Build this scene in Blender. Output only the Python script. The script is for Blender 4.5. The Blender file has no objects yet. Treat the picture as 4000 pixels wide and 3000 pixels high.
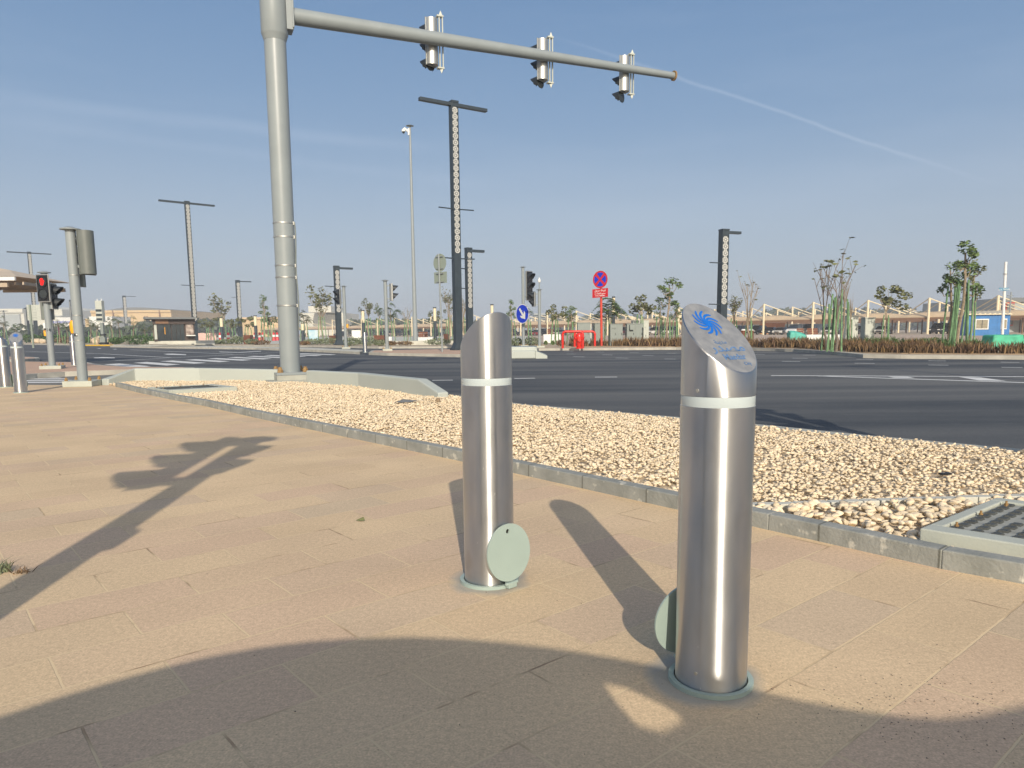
import bpy, bmesh, math, random
import numpy as np
from mathutils import Vector, Matrix
random.seed(7); rng = np.random.default_rng(7)
PI = math.pi; R = math.radians
S = bpy.context.scene; C = S.collection

# ------------------------------------------------------------------ camera, sky, sun
F_, CX, CY, PITCH, ROLL, EYE = 2810., 2030., 1654., math.atan(357/2810), .009, .95
cam = bpy.data.objects.new('camera', bpy.data.cameras.new('camera')); C.objects.link(cam)
cam.data.sensor_width = 36; cam.data.lens = 36*F_/4000
cam.data.shift_x = -(CX-2000)/4000; cam.data.shift_y = (CY-1500)/4000
cam.data.clip_start = .05; cam.data.clip_end = 20000
cam.location = (0, 0, EYE)
cam.matrix_world = Matrix.Translation((0, 0, EYE)) @ Matrix.Rotation(PI/2-PITCH, 4, 'X') @ Matrix.Rotation(-ROLL, 4, 'Z')
S.camera = cam
SUN_EL, SUN_AZ = R(26.1), R(172.5)          # azimuth clockwise from +Y
S.view_settings.view_transform = 'Standard'; S.view_settings.look = 'None'
S.view_settings.exposure = 0.25; S.view_settings.gamma = 1
w = bpy.data.worlds.new("World"); S.world = w; w.use_nodes = True
nt = w.node_tree; nt.nodes.clear()
def N(nt, typ, **kw):
    n = nt.nodes.new(typ)
    for k, v in kw.items():
        if k.startswith('i_'): n.inputs[int(k[2:])].default_value = v
        else: setattr(n, k, v)
    return n
wo = N(nt, 'ShaderNodeOutputWorld'); bg = N(nt, 'ShaderNodeBackground')
sky = N(nt, 'ShaderNodeTexSky', sky_type='NISHITA', sun_disc=False, sun_elevation=SUN_EL, sun_rotation=SUN_AZ,
        air_density=1.2, dust_density=2.6, ozone_density=2.2, altitude=0)
# thin high cloud and two old vapour trails, laid out by direction in the sky
tc = N(nt, 'ShaderNodeTexCoord'); mp = N(nt, 'ShaderNodeMapping')
mp.inputs['Rotation'].default_value = (R(4), R(16), R(20)); mp.inputs['Scale'].default_value = (.8, 1.4, 6)
nz = N(nt, 'ShaderNodeTexNoise'); nz.inputs['Scale'].default_value = 1.7; nz.inputs['Detail'].default_value = 6
nz.inputs['Roughness'].default_value = .55
cr_ = N(nt, 'ShaderNodeMapRange'); cr_.inputs[1].default_value = .52; cr_.inputs[2].default_value = .85
cr_.inputs[3].default_value = 0; cr_.inputs[4].default_value = .085
L = nt.links.new
L(tc.outputs['Generated'], mp.inputs[0]); L(mp.outputs[0], nz.inputs['Vector']); L(nz.outputs[0], cr_.inputs[0])
def pix_dir(px, py):
    u = (px-CX)/F_; v = -(py-CY)/F_
    return (cam.matrix_world.to_3x3() @ Vector((u, v, -1))).normalized()
acc = cr_.outputs[0]
for (a, b, half, amt) in (((2500, 254), (3500, 590), .0035, .11), ((100, 395), (1500, 560), .012, .055), ((60, 480), (1700, 700), .01, .03)):
    da, db = pix_dir(*a), pix_dir(*b); n = da.cross(db).normalized(); mid = (da+db).normalized()
    dp = N(nt, 'ShaderNodeVectorMath', operation='DOT_PRODUCT'); dp.inputs[1].default_value = n
    L(tc.outputs['Generated'], dp.inputs[0])
    wob = N(nt, 'ShaderNodeTexNoise'); wob.inputs['Scale'].default_value = 9; wob.inputs['Detail'].default_value = 5
    L(tc.outputs['Generated'], wob.inputs['Vector'])
    wm = N(nt, 'ShaderNodeMath', operation='MULTIPLY_ADD', i_1=.012, i_2=-.006); L(wob.outputs[0], wm.inputs[0])
    ad = N(nt, 'ShaderNodeMath', operation='ADD'); L(dp.outputs['Value'], ad.inputs[0]); L(wm.outputs[0], ad.inputs[1])
    ab = N(nt, 'ShaderNodeMath', operation='ABSOLUTE'); L(ad.outputs[0], ab.inputs[0])
    mr = N(nt, 'ShaderNodeMapRange', interpolation_type='SMOOTHSTEP'); mr.inputs[1].default_value = 0; mr.inputs[2].default_value = half
    mr.inputs[3].default_value = amt; mr.inputs[4].default_value = 0; L(ab.outputs[0], mr.inputs[0])
    dm = N(nt, 'ShaderNodeVectorMath', operation='DOT_PRODUCT'); dm.inputs[1].default_value = mid
    L(tc.outputs['Generated'], dm.inputs[0])
    ce = N(nt, 'ShaderNodeMapRange', interpolation_type='SMOOTHSTEP'); ce.inputs[1].default_value = mid.dot(da)-.035; ce.inputs[2].default_value = mid.dot(da)+.02
    L(dm.outputs['Value'], ce.inputs[0])
    mu = N(nt, 'ShaderNodeMath', operation='MULTIPLY'); L(mr.outputs[0], mu.inputs[0]); L(ce.outputs[0], mu.inputs[1])
    a2 = N(nt, 'ShaderNodeMath', operation='ADD'); L(acc, a2.inputs[0]); L(mu.outputs[0], a2.inputs[1]); acc = a2.outputs[0]
# desert haze: the sky pales towards the horizon
sx = N(nt, 'ShaderNodeSeparateXYZ'); L(tc.outputs['Generated'], sx.inputs[0])
rp = N(nt, 'ShaderNodeValToRGB'); rp.color_ramp.interpolation = 'B_SPLINE'
for i, (p, c) in enumerate(((0, (.41, .455, .52)), (.14, (.345, .42, .53)), (.26, (.205, .312, .475)), (.45, (.120, .228, .41)), (1, (.055, .13, .31)))):
    e = rp.color_ramp.elements[i] if i < 2 else rp.color_ramp.elements.new(p)
    e.position = p; e.color = (*c, 1)
L(sx.outputs[2], rp.inputs[0])
rs = N(nt, 'ShaderNodeVectorMath', operation='SCALE'); rs.inputs['Scale'].default_value = 10; L(rp.outputs[0], rs.inputs[0])
m1 = N(nt, 'ShaderNodeMixRGB'); m1.inputs[0].default_value = .82; L(sky.outputs[0], m1.inputs[1]); L(rs.outputs[0], m1.inputs[2])
m2 = N(nt, 'ShaderNodeMixRGB'); m2.inputs[2].default_value = (8.2, 8.6, 9.4, 1); L(acc, m2.inputs[0]); L(m1.outputs[0], m2.inputs[1])
gd = N(nt, 'ShaderNodeVectorMath', operation='DOT_PRODUCT'); L(tc.outputs['Generated'], gd.inputs[0])
gd.inputs[1].default_value = (math.sin(SUN_AZ)*math.cos(SUN_EL), math.cos(SUN_AZ)*math.cos(SUN_EL), math.sin(SUN_EL))
gm = N(nt, 'ShaderNodeMath', operation='MAXIMUM', i_1=0.); L(gd.outputs['Value'], gm.inputs[0])
gp_ = N(nt, 'ShaderNodeMath', operation='POWER', i_1=5.); L(gm.outputs[0], gp_.inputs[0])
gs = N(nt, 'ShaderNodeVectorMath', operation='SCALE'); gs.inputs[0].default_value = (12, 9.6, 6.0); L(gp_.outputs[0], gs.inputs['Scale'])
ga = N(nt, 'ShaderNodeVectorMath', operation='ADD'); L(m2.outputs[0], ga.inputs[0]); L(gs.outputs[0], ga.inputs[1])
L(ga.outputs[0], bg.inputs[0]); bg.inputs[1].default_value = .1; L(bg.outputs[0], wo.inputs[0])
sun = bpy.data.objects.new('sun', bpy.data.lights.new('sun', 'SUN')); C.objects.link(sun)
sun.data.energy = 3.6; sun.data.angle = R(.53); sun.data.color = (1, .90, .76)
SV = Vector((math.sin(SUN_AZ)*math.cos(SUN_EL), math.cos(SUN_AZ)*math.cos(SUN_EL), math.sin(SUN_EL)))
sun.rotation_euler = SV.to_track_quat('Z', 'Y').to_euler(); sun.location = SV*50

# ------------------------------------------------------------------ placing: a picture point to the ground / to a distance
def ray(px, py):
    return cam.matrix_world.to_3x3() @ Vector(((px-CX)/F_, -(py-CY)/F_, -1))
def G(px, py, z=0.):
    d = ray(px, py); t = (z-EYE)/d.z; p = Vector((0, 0, EYE))+d*t; p.z = z; return p
def D(px, py, Y):
    d = ray(px, py); return Vector((0, 0, EYE))+d*(Y/d.y)
def GX(px, Y, z=0):                # ground point at distance Y seen in column px
    p = D(px, 1300, Y); p.z = z; return p
def HT(px, py, Y): return D(px, py, Y).z

# ------------------------------------------------------------------ mesh builder
class MB:
    def __init__(s): s.v = []; s.f = []
    def add(s, vs, fs):
        k = len(s.v); s.v += [tuple(v) for v in vs]; s.f += [tuple(i+k for i in f) for f in fs]; return s
    def box(s, c, d, rz=0, tilt=None):
        M = Matrix.Rotation(rz, 3, 'Z')
        if tilt is not None: M = tilt.to_3x3() @ M
        vs = [Vector(c)+M@Vector((sx*d[0]/2, sy*d[1]/2, sz*d[2]/2)) for sz in (-1, 1) for sy in (-1, 1) for sx in (-1, 1)]
        return s.add(vs, [(0, 2, 3, 1), (4, 5, 7, 6), (0, 1, 5, 4), (2, 6, 7, 3), (0, 4, 6, 2), (1, 3, 7, 5)])
    def bx(s, x0, x1, y0, y1, z0, z1): return s.box(((x0+x1)/2, (y0+y1)/2, (z0+z1)/2), (x1-x0, y1-y0, z1-z0))
    def prism(s, poly, z0, z1):
        n = len(poly); a = sum(poly[i][0]*poly[(i+1) % n][1]-poly[(i+1) % n][0]*poly[i][1] for i in range(n))
        if a < 0: poly = poly[::-1]
        vs = [(p[0], p[1], z0) for p in poly]+[(p[0], p[1], z1) for p in poly]
        return s.add(vs, [tuple(range(n))[::-1], tuple(range(n, 2*n))]+[(i, (i+1) % n, n+(i+1) % n, n+i) for i in range(n)])
    def tube(s, pts, rs, n=12, caps=True):
        pts = [Vector(p) for p in pts]
        if not hasattr(rs, '__len__'): rs = [rs]*len(pts)
        k = len(s.v); prev = None
        for i, p in enumerate(pts):
            t = (pts[min(i+1, len(pts)-1)]-pts[max(i-1, 0)]).normalized()
            if prev is None: a = t.orthogonal().normalized()
            else: a = (prev-t*prev.dot(t)); a = a.normalized() if a.length > 1e-6 else t.orthogonal().normalized()
            prev = a; b = t.cross(a)
            for j in range(n):
                an = 2*PI*j/n; s.v.append(tuple(p+(a*math.cos(an)+b*math.sin(an))*rs[i]))
        for i in range(len(pts)-1):
            for j in range(n): s.f.append((k+i*n+j, k+i*n+(j+1) % n, k+(i+1)*n+(j+1) % n, k+(i+1)*n+j))
        if caps: s.f.append(tuple(k+j for j in range(n))[::-1]); s.f.append(tuple(k+(len(pts)-1)*n+j for j in range(n)))
        return s
    def lathe(s, prof, n=32, c=(0, 0, 0)):
        k = len(s.v); m = len(prof)
        for (r, z) in prof:
            for j in range(n):
                a = 2*PI*j/n; s.v.append((c[0]+r*math.cos(a), c[1]+r*math.sin(a), c[2]+z))
        for i in range(m-1):
            for j in range(n): s.f.append((k+i*n+j, k+i*n+(j+1) % n, k+(i+1)*n+(j+1) % n, k+(i+1)*n+j))
        return s
    def plate(s, pts, nrm, th):      # flat outline given in 3D, thickened along nrm
        n = len(pts); nrm = Vector(nrm)*th
        vs = [Vector(p) for p in pts]+[Vector(p)+nrm for p in pts]
        return s.add(vs, [tuple(range(n))[::-1], tuple(range(n, 2*n))]+[(i, (i+1) % n, n+(i+1) % n, n+i) for i in range(n)])
    def disc(s, c, nrm, r, th, n=32, ry=None):
        q = Vector(nrm).normalized(); u = Vector((0, 0, 1)).cross(q)
        u = u.normalized() if u.length > .01 else Vector((1, 0, 0)); v = q.cross(u)
        return s.plate([Vector(c)+u*math.cos(2*PI*j/n)*r+v*math.sin(2*PI*j/n)*(ry or r) for j in range(n)], q, th)
    def build(s, name, mat, parent=None, smooth=False, bevel=0, loc=None, sharp=35):
        me = bpy.data.meshes.new(name); me.from_pydata(s.v, [], s.f); me.validate()
        bm = bmesh.new(); bm.from_mesh(me); bmesh.ops.recalc_face_normals(bm, faces=bm.faces); bm.to_mesh(me); bm.free()
        if smooth: me.shade_smooth(); me.set_sharp_from_angle(angle=R(sharp))
        o = bpy.data.objects.new(name, me); C.objects.link(o)
        for m in (mat if isinstance(mat, (list, tuple)) else [mat]): me.materials.append(m)
        if parent: o.parent = parent
        if loc is not None: o.location = loc
        if bevel:
            b = o.modifiers.new('bevel', 'BEVEL'); b.width = bevel; b.segments = 2; b.limit_method = 'ANGLE'; b.angle_limit = R(40)
        return o
def thing(name, label, cat, loc=(0, 0, 0), rz=0, group=None):
    o = bpy.data.objects.new(name, None); C.objects.link(o); o.location = loc; o.rotation_euler = (0, 0, rz); o.empty_display_size = .2
    o['label'] = label; o['category'] = cat
    if group: o['group'] = group
    return o
def tag(o, label, cat, group=None, kind=None):
    o['label'] = label; o['category'] = cat
    if group: o['group'] = group
    if kind: o['kind'] = kind
    return o
def kind(o, k, label=None):
    o['kind'] = k
    if label: o['label'] = label
    return o
def dup(root, loc, rz=None, label=None, scale=None):
    def cp(o, par):
        c = o.copy(); C.objects.link(c); c.parent = par
        for ch in kids.get(o.name, []): cp(ch, c)
        return c
    kids = {}
    for o in C.objects:
        if o.parent: kids.setdefault(o.parent.name, []).append(o)
    r = cp(root, None); r.location = loc
    if rz is not None: r.rotation_euler = (0, 0, rz)
    if scale: r.scale = (scale,)*3
    if label: r['label'] = label
    return r

# ------------------------------------------------------------------ materials
def mat(name, col, rough=.6, metal=0, var=.12, scale=6, bump=0, bscale=60, stretch=None, col2=None, island=0, spec=.5, coat=0, detail=5, emit=None):
    m = bpy.data.materials.new(name); m.use_nodes = True; nt = m.node_tree; b = nt.nodes['Principled BSDF']; L = nt.links.new
    b.inputs['Roughness'].default_value = rough; b.inputs['Metallic'].default_value = metal
    b.inputs['Specular IOR Level'].default_value = spec; b.inputs['Coat Weight'].default_value = coat
    tc = N(nt, 'ShaderNodeTexCoord'); vec = tc.outputs['Object']
    if stretch:
        mp = N(nt, 'ShaderNodeMapping'); mp.inputs['Scale'].default_value = stretch; L(vec, mp.inputs[0]); vec = mp.outputs[0]
    nz = N(nt, 'ShaderNodeTexNoise'); nz.inputs['Scale'].default_value = scale; nz.inputs['Detail'].default_value = detail; L(vec, nz.inputs['Vector'])
    mr = N(nt, 'ShaderNodeMapRange'); mr.inputs[1].default_value = .3; mr.inputs[2].default_value = .7; L(nz.outputs[0], mr.inputs[0])
    mx = N(nt, 'ShaderNodeMixRGB'); L(mr.outputs[0], mx.inputs[0])
    c2 = col2 or tuple(min(1, c*(1+var)) for c in col)
    mx.inputs[1].default_value = (*[c*(1-var) if not col2 else c for c in col], 1); mx.inputs[2].default_value = (*c2, 1)
    out = mx.outputs[0]
    if island:
        g = N(nt, 'ShaderNodeNewGeometry'); h = N(nt, 'ShaderNodeHueSaturation'); L(out, h.inputs['Color'])
        mr2 = N(nt, 'ShaderNodeMapRange'); mr2.inputs[3].default_value = 1-island; mr2.inputs[4].default_value = 1+island
        L(g.outputs['Random Per Island'], mr2.inputs[0]); L(mr2.outputs[0], h.inputs['Value']); out = h.outputs[0]
    L(out, b.inputs['Base Color'])
    if bump:
        n2 = N(nt, 'ShaderNodeTexNoise'); n2.inputs['Scale'].default_value = bscale; n2.inputs['Detail'].default_value = 4; L(vec, n2.inputs['Vector'])
        bp = N(nt, 'ShaderNodeBump'); bp.inputs['Strength'].default_value = bump; bp.inputs['Distance'].default_value = .01
        L(n2.outputs[0], bp.inputs['Height']); L(bp.outputs[0], b.inputs['Normal'])
    if emit: b.inputs['Emission Color'].default_value = (*emit[:3], 1); b.inputs['Emission Strength'].default_value = emit[3]
    return m
M = {}
M['grey'] = mat('grey_paint', (.25, .28, .285), .38, var=.05, scale=3, spec=.5)
M['greyd'] = mat('grey_backing', (.17, .19, .17), .5, var=.08)
M['silver'] = mat('aluminium', (.47, .47, .44), .42, metal=.8, var=.08, stretch=(20, 20, .6))
M['lamp'] = mat('lamp_dark_paint', (.028, .042, .054), .5, var=.15, scale=4)
M['white'] = mat('white_paint', (.72, .72, .68), .5, var=.05)
M['offw'] = mat('off_white', (.62, .60, .53), .7, var=.08, scale=2)
M['cream'] = mat('cream_steel', (.72, .62, .42), .5, var=.06)
M['fabric'] = mat('tan_fabric', (.62, .46, .28), .85, var=.08, scale=.6)
M['fabricd'] = mat('tan_steel', (.20, .11, .06), .7, var=.1)
M['blue'] = mat('blue_panel', (.02, .16, .42), .45, var=.12, scale=2)
M['bsign'] = mat('blue_reflective', (.003, .035, .52), .4, var=.05)
M['rsign'] = mat('red_reflective', (.55, .015, .02), .4, var=.05)
M['red'] = mat('red_paint', (.62, .02, .01), .35, var=.08)
M['redpole'] = mat('red_pole_paint', (.55, .05, .025), .5, var=.1)
M['black'] = mat('black_plastic', (.012, .014, .017), .45, var=.2)
M['visor'] = mat('visor_plastic', (.02, .025, .03), .55, var=.2)
M['yellow'] = mat('yellow_plastic', (.80, .36, .01), .4, var=.05)
M['ykerb'] = mat('yellow_kerb_paint', (.68, .42, .03), .6, var=.1)
M['rust'] = mat('rusty_bolt', (.22, .12, .04), .8, col2=(.34, .22, .09), scale=40, bump=.4)
M['conc'] = mat('concrete', (.36, .36, .31), .85, var=.14, scale=5, bump=.25, bscale=90)
M['concl'] = mat('light_concrete', (.50, .49, .42), .85, var=.12, scale=2, bump=.2, bscale=60)
M['pale'] = mat('pale_green_paint', (.41, .44, .40), .6, var=.035, scale=1.5, bump=.06, bscale=30)
M['mint'] = mat('mint_paint', (.33, .41, .365), .45, var=.03, scale=9, bump=.05, bscale=150)
M['band'] = mat('frosted_band', (.47, .53, .53), .25, var=.02)
M['emblem'] = mat('blue_emblem', (.006, .125, .50), .5, var=.1, scale=60)
M['faded'] = mat('worn_blue_lettering', (.035, .14, .36), .7, col2=(.15, .22, .33), scale=130)
M['wood'] = mat('brown_wood', (.16, .055, .025), .6, var=.25, scale=3, stretch=(1, 1, 12))
M['cab'] = mat('cabinet_grey', (.22, .25, .23), .5, var=.06)
M['cabl'] = mat('cabinet_light', (.46, .48, .42), .5, var=.06)
M['stake'] = mat('green_stake', (.14, .25, .12), .85, var=.35, scale=5, island=.3)
M['bark'] = mat('pale_bark', (.28, .22, .15), .9, var=.25, scale=12)
M['barkd'] = mat('grey_bark', (.20, .16, .13), .9, var=.25, scale=12)
M['leaf'] = mat('green_leaf', (.085, .14, .04), .6, col2=(.15, .205, .07), scale=3, island=.45)
M['leafo'] = mat('olive_leaf', (.085, .095, .035), .6, col2=(.16, .165, .065), scale=3, island=.45)
M['leafg'] = mat('greyish_leaf', (.13, .16, .09), .7, col2=(.20, .23, .13), scale=3, island=.4)
M['brown'] = mat('brown_grass', (.085, .045, .03), .8, col2=(.225, .145, .06), scale=2.2, island=.5)
M['hedge'] = mat('hedge_leaf', (.035, .085, .02), .7, col2=(.075, .13, .03), scale=1.5, island=.4)
M['farleaf'] = mat('far_foliage', (.045, .065, .035), .9, col2=(.08, .10, .055), scale=.15, island=.3)
M['glass'] = mat('dark_glass', (.02, .03, .035), .08, var=.3, scale=1, spec=.8)
M['sky_glass'] = mat('window_glass', (.22, .20, .15), .15, col2=(.36, .32, .22), scale=3, stretch=(1, 1, 4))
M['tyre'] = mat('tyre_rubber', (.015, .015, .015), .85)
M['cloth_t'] = mat('teal_wrap', (.08, .40, .32), .6, var=.15, scale=5, bump=.6, bscale=6)
M['cloth_g'] = mat('green_wrap', (.06, .40, .24), .6, var=.18, scale=4, bump=.6, bscale=6)
M['rock'] = mat('pale_boulder', (.55, .45, .32), .9, var=.18, scale=2, bump=.5, bscale=8)
M['ochre'] = mat('ochre_wall', (.58, .43, .24), .9, var=.04, scale=.05)
M['hangar'] = mat('hangar_cladding', (.62, .61, .52), .8, var=.04, scale=.05)
M['hangard'] = mat('hangar_door', (.36, .39, .38), .8, var=.04, scale=.05)
M['bronze'] = mat('dark_bronze', (.045, .028, .022), .5, var=.2)
M['roofg'] = mat('grey_roof', (.16, .17, .17), .8)
M['louvre'] = mat('tan_louvre', (.50, .42, .32), .7, var=.1, scale=3)
M['louvred'] = mat('shelter_beam', (.40, .33, .25), .7, var=.1)
M['irond'] = mat('dusty_iron', (.30, .305, .27), .85, var=.2, scale=14)
M['iron'] = mat('cast_iron', (.065, .068, .060), .6, metal=.1, var=.25, scale=14, bump=.3, bscale=120)
M['pink'] = mat('pink_hoarding', (.62, .42, .36), .8, var=.15, scale=.8)
M['soil'] = mat('sandy_soil', (.26, .19, .12), .95, var=.3, scale=1.5, bump=.6, bscale=8)
M['hand'] = mat('red_lamp', (.8, .01, .01), .5, var=0, emit=(1, .0, .0, 1.6))
M['lens'] = mat('unlit_lens', (.03, .035, .035), .2, var=.2)
M['headback'] = mat('head_backing', (.13, .145, .135), .45, var=.06)
M['lattice'] = mat('lattice_metal', (.50, .50, .47), .6, var=.05)
M['signback'] = mat('sign_back', (.24, .28, .23), .55, var=.04)
M['tail'] = mat('tail_light', (.5, .01, .01), .3)

def steel():
    m = bpy.data.materials.new('brushed_steel'); m.use_nodes = True; nt = m.node_tree; b = nt.nodes['Principled BSDF']; L = nt.links.new
    b.inputs['Metallic'].default_value = 1
    tc = N(nt, 'ShaderNodeTexCoord')
    def nse(scale, st, det=4):
        mp = N(nt, 'ShaderNodeMapping'); mp.inputs['Scale'].default_value = st; L(tc.outputs['Object'], mp.inputs[0])
        n = N(nt, 'ShaderNodeTexNoise'); n.inputs['Scale'].default_value = scale; n.inputs['Detail'].default_value = det; L(mp.outputs[0], n.inputs['Vector']); return n.outputs[0]
    a = nse(26, (1, 1, .08)); g = nse(5, (1, 1, 1), 6); s = nse(230, (1, 1, 6), 2); st = nse(14, (1, 1, .25), 8)
    def mr(x, f0, f1, t0, t1):
        r = N(nt, 'ShaderNodeMapRange'); r.inputs[1].default_value = f0; r.inputs[2].default_value = f1; r.inputs[3].default_value = t0; r.inputs[4].default_value = t1; L(x, r.inputs[0]); return r.outputs[0]
    ra = N(nt, 'ShaderNodeMath', operation='ADD'); L(mr(a, .3, .7, .30, .38), ra.inputs[0]); L(mr(g, .35, .7, -.02, .10), ra.inputs[1]); L(ra.outputs[0], b.inputs['Roughness'])
    mx = N(nt, 'ShaderNodeMixRGB'); mx.inputs[1].default_value = (.50, .505, .50, 1); mx.inputs[2].default_value = (.61, .61, .60, 1); L(mr(st, .3, .7, 0, 1), mx.inputs[0])
    # dust film and small dull marks
    dn = nse(9, (1, 1, .6), 8); d2 = N(nt, 'ShaderNodeMixRGB'); d2.inputs[2].default_value = (.40, .38, .34, 1); L(mr(dn, .58, .75, 0, .45), d2.inputs[0]); L(mx.outputs[0], d2.inputs[1])
    ch = nse(75, (1, 1, .35), 3); d3 = N(nt, 'ShaderNodeMixRGB'); d3.inputs[2].default_value = (.85, .84, .80, 1); L(mr(ch, .735, .76, 0, .8), d3.inputs[0]); L(d2.outputs[0], d3.inputs[1])
    L(d3.outputs[0], b.inputs['Base Color'])
    b.inputs['Anisotropic'].default_value = .94; b.inputs['Anisotropic Rotation'].default_value = .25
    tg = N(nt, 'ShaderNodeTangent', direction_type='RADIAL', axis='Z'); L(tg.outputs[0], b.inputs['Tangent'])
    bp = N(nt, 'ShaderNodeBump'); bp.inputs['Strength'].default_value = .04; bp.inputs['Distance'].default_value = .002; L(s, bp.inputs['Height']); L(bp.outputs[0], b.inputs['Normal'])
    return m
M['steel'] = steel()
M['cap'] = mat('dusty_cap', (.185, .195, .21), .5, metal=.2, col2=(.30, .305, .305), scale=34, bump=.1, bscale=200, detail=9)
M['disk'] = M['mint']

def paving():
    m = bpy.data.materials.new('sandstone_pavers'); m.use_nodes = True; nt = m.node_tree; b = nt.nodes['Principled BSDF']; L = nt.links.new
    b.inputs['Roughness'].default_value = .86; b.inputs['Specular IOR Level'].default_value = .3
    tc = N(nt, 'ShaderNodeTexCoord')
    mp = N(nt, 'ShaderNodeMapping', vector_type='POINT'); mp.inputs['Rotation'].default_value = (0, 0, -R(40.5)); mp.inputs['Location'].default_value = (-.005+.505*40, -.6965+.2535*80, 0)
    L(tc.outputs['Object'], mp.inputs[0])
    br = N(nt, 'ShaderNodeTexBrick', offset=.5, offset_frequency=2)
    for k, v in (('Scale', 1), ('Mortar Size', .0037), ('Mortar Smooth', .15), ('Bias', 0), ('Brick Width', .505), ('Row Height', .2535)): br.inputs[k].default_value = v
    br.inputs['Color1'].default_value = (0, 0, 0, 1); br.inputs['Color2'].default_value = (1, 1, 1, 1); br.inputs['Mortar'].default_value = (.5, .5, .5, 1)
    nw = N(nt, 'ShaderNodeTexNoise'); nw.inputs['Scale'].default_value = 14; nw.inputs['Detail'].default_value = 5; L(tc.outputs['Object'], nw.inputs['Vector'])
    wv = N(nt, 'ShaderNodeVectorMath', operation='MULTIPLY_ADD'); wv.inputs[1].default_value = (.006, .006, 0); L(nw.outputs['Color'], wv.inputs[0]); L(mp.outputs[0], wv.inputs[2])
    L(wv.outputs[0], br.inputs['Vector'])
    rp = N(nt, 'ShaderNodeValToRGB'); e = rp.color_ramp.elements; rp.color_ramp.interpolation = 'LINEAR'
    e[0].position = 0; e[0].color = (.60, .445, .275, 1); e[1].position = 1; e[1].color = (.57, .44, .29, 1)
    for p, c in ((.3, (.64, .48, .295, 1)), (.55, (.615, .46, .287, 1)), (.8, (.595, .43, .285, 1))):
        x = e.new(p); x.color = c
    L(br.outputs['Color'], rp.inputs[0])
    # aggregate speckle
    n1 = N(nt, 'ShaderNodeTexNoise'); n1.inputs['Scale'].default_value = 170; n1.inputs['Detail'].default_value = 3; L(tc.outputs['Object'], n1.inputs['Vector'])
    n2 = N(nt, 'ShaderNodeTexNoise'); n2.inputs['Scale'].default_value = 1.6; n2.inputs['Detail'].default_value = 7; L(tc.outputs['Object'], n2.inputs['Vector'])
    n4 = N(nt, 'ShaderNodeTexNoise'); n4.inputs['Scale'].default_value = 60; n4.inputs['Detail'].default_value = 3; L(tc.outputs['Object'], n4.inputs['Vector'])
    def mr(x, f0, f1, t0, t1):
        r = N(nt, 'ShaderNodeMapRange'); r.inputs[1].default_value = f0; r.inputs[2].default_value = f1; r.inputs[3].default_value = t0; r.inputs[4].default_value = t1; L(x, r.inputs[0]); return r.outputs[0]
    def mul(c, f):
        v = N(nt, 'ShaderNodeVectorMath', operation='SCALE'); L(c, v.inputs[0]); L(f, v.inputs['Scale']); return v.outputs[0]
    c = mul(rp.outputs[0], mr(n1.outputs[0], .3, .7, .84, 1.18)); c = mul(c, mr(n2.outputs[0], .3, .7, .92, 1.08)); c = mul(c, mr(n4.outputs[0], .3, .7, .90, 1.10))
    # dark specks
    vo = N(nt, 'ShaderNodeTexVoronoi'); vo.inputs['Scale'].default_value = 24; L(tc.outputs['Object'], vo.inputs['Vector'])
    c = mul(c, mr(vo.outputs['Distance'], .03, .07, .55, 1.0))
    # joints: sandy, darker in the gaps here and there
    jm = N(nt, 'ShaderNodeMixRGB'); jm.inputs[1].default_value = (.70, .54, .33, 1); jm.inputs[2].default_value = (.34, .23, .14, 1)
    n3 = N(nt, 'ShaderNodeTexNoise'); n3.inputs['Scale'].default_value = 4; n3.inputs['Detail'].default_value = 5; L(tc.outputs['Object'], n3.inputs['Vector']); L(mr(n3.outputs[0], .52, .66, 0, 1), jm.inputs[0])
    jx = N(nt, 'ShaderNodeMixRGB'); L(br.outputs['Fac'], jx.inputs[0]); L(c, jx.inputs[1]); L(jm.outputs[0], jx.inputs[2]); out = jx.outputs[0]
    # grey cement smears round the bollard bases
    for (x, y) in ((BA.x, BA.y), (BB.x, BB.y)):
        dv = N(nt, 'ShaderNodeVectorMath', operation='DISTANCE'); dv.inputs[1].default_value = (x, y, 0); L(tc.outputs['Object'], dv.inputs[0])
        aa = N(nt, 'ShaderNodeMath', operation='MULTIPLY_ADD', i_1=.17, i_2=-.085); L(n3.outputs[0], aa.inputs[0])
        bb = N(nt, 'ShaderNodeMath', operation='ADD'); L(dv.outputs['Value'], bb.inputs[0]); L(aa.outputs[0], bb.inputs[1])
        sm = N(nt, 'ShaderNodeMixRGB'); sm.inputs[2].default_value = (.34, .33, .29, 1); L(mr(bb.outputs[0], .125, .17, .85, 0), sm.inputs[0]); L(out, sm.inputs[1]); out = sm.outputs[0]
    L(out, b.inputs['Base Color'])
    hh = N(nt, 'ShaderNodeMath', operation='SUBTRACT'); L(mr(n1.outputs[0], 0, 1, 0, .25), hh.inputs[0]); L(br.outputs['Fac'], hh.inputs[1])
    bp = N(nt, 'ShaderNodeBump'); bp.inputs['Strength'].default_value = .8; bp.inputs['Distance'].default_value = .003; L(hh.outputs[0], bp.inputs['Height']); L(bp.outputs[0], b.inputs['Normal'])
    return m
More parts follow.
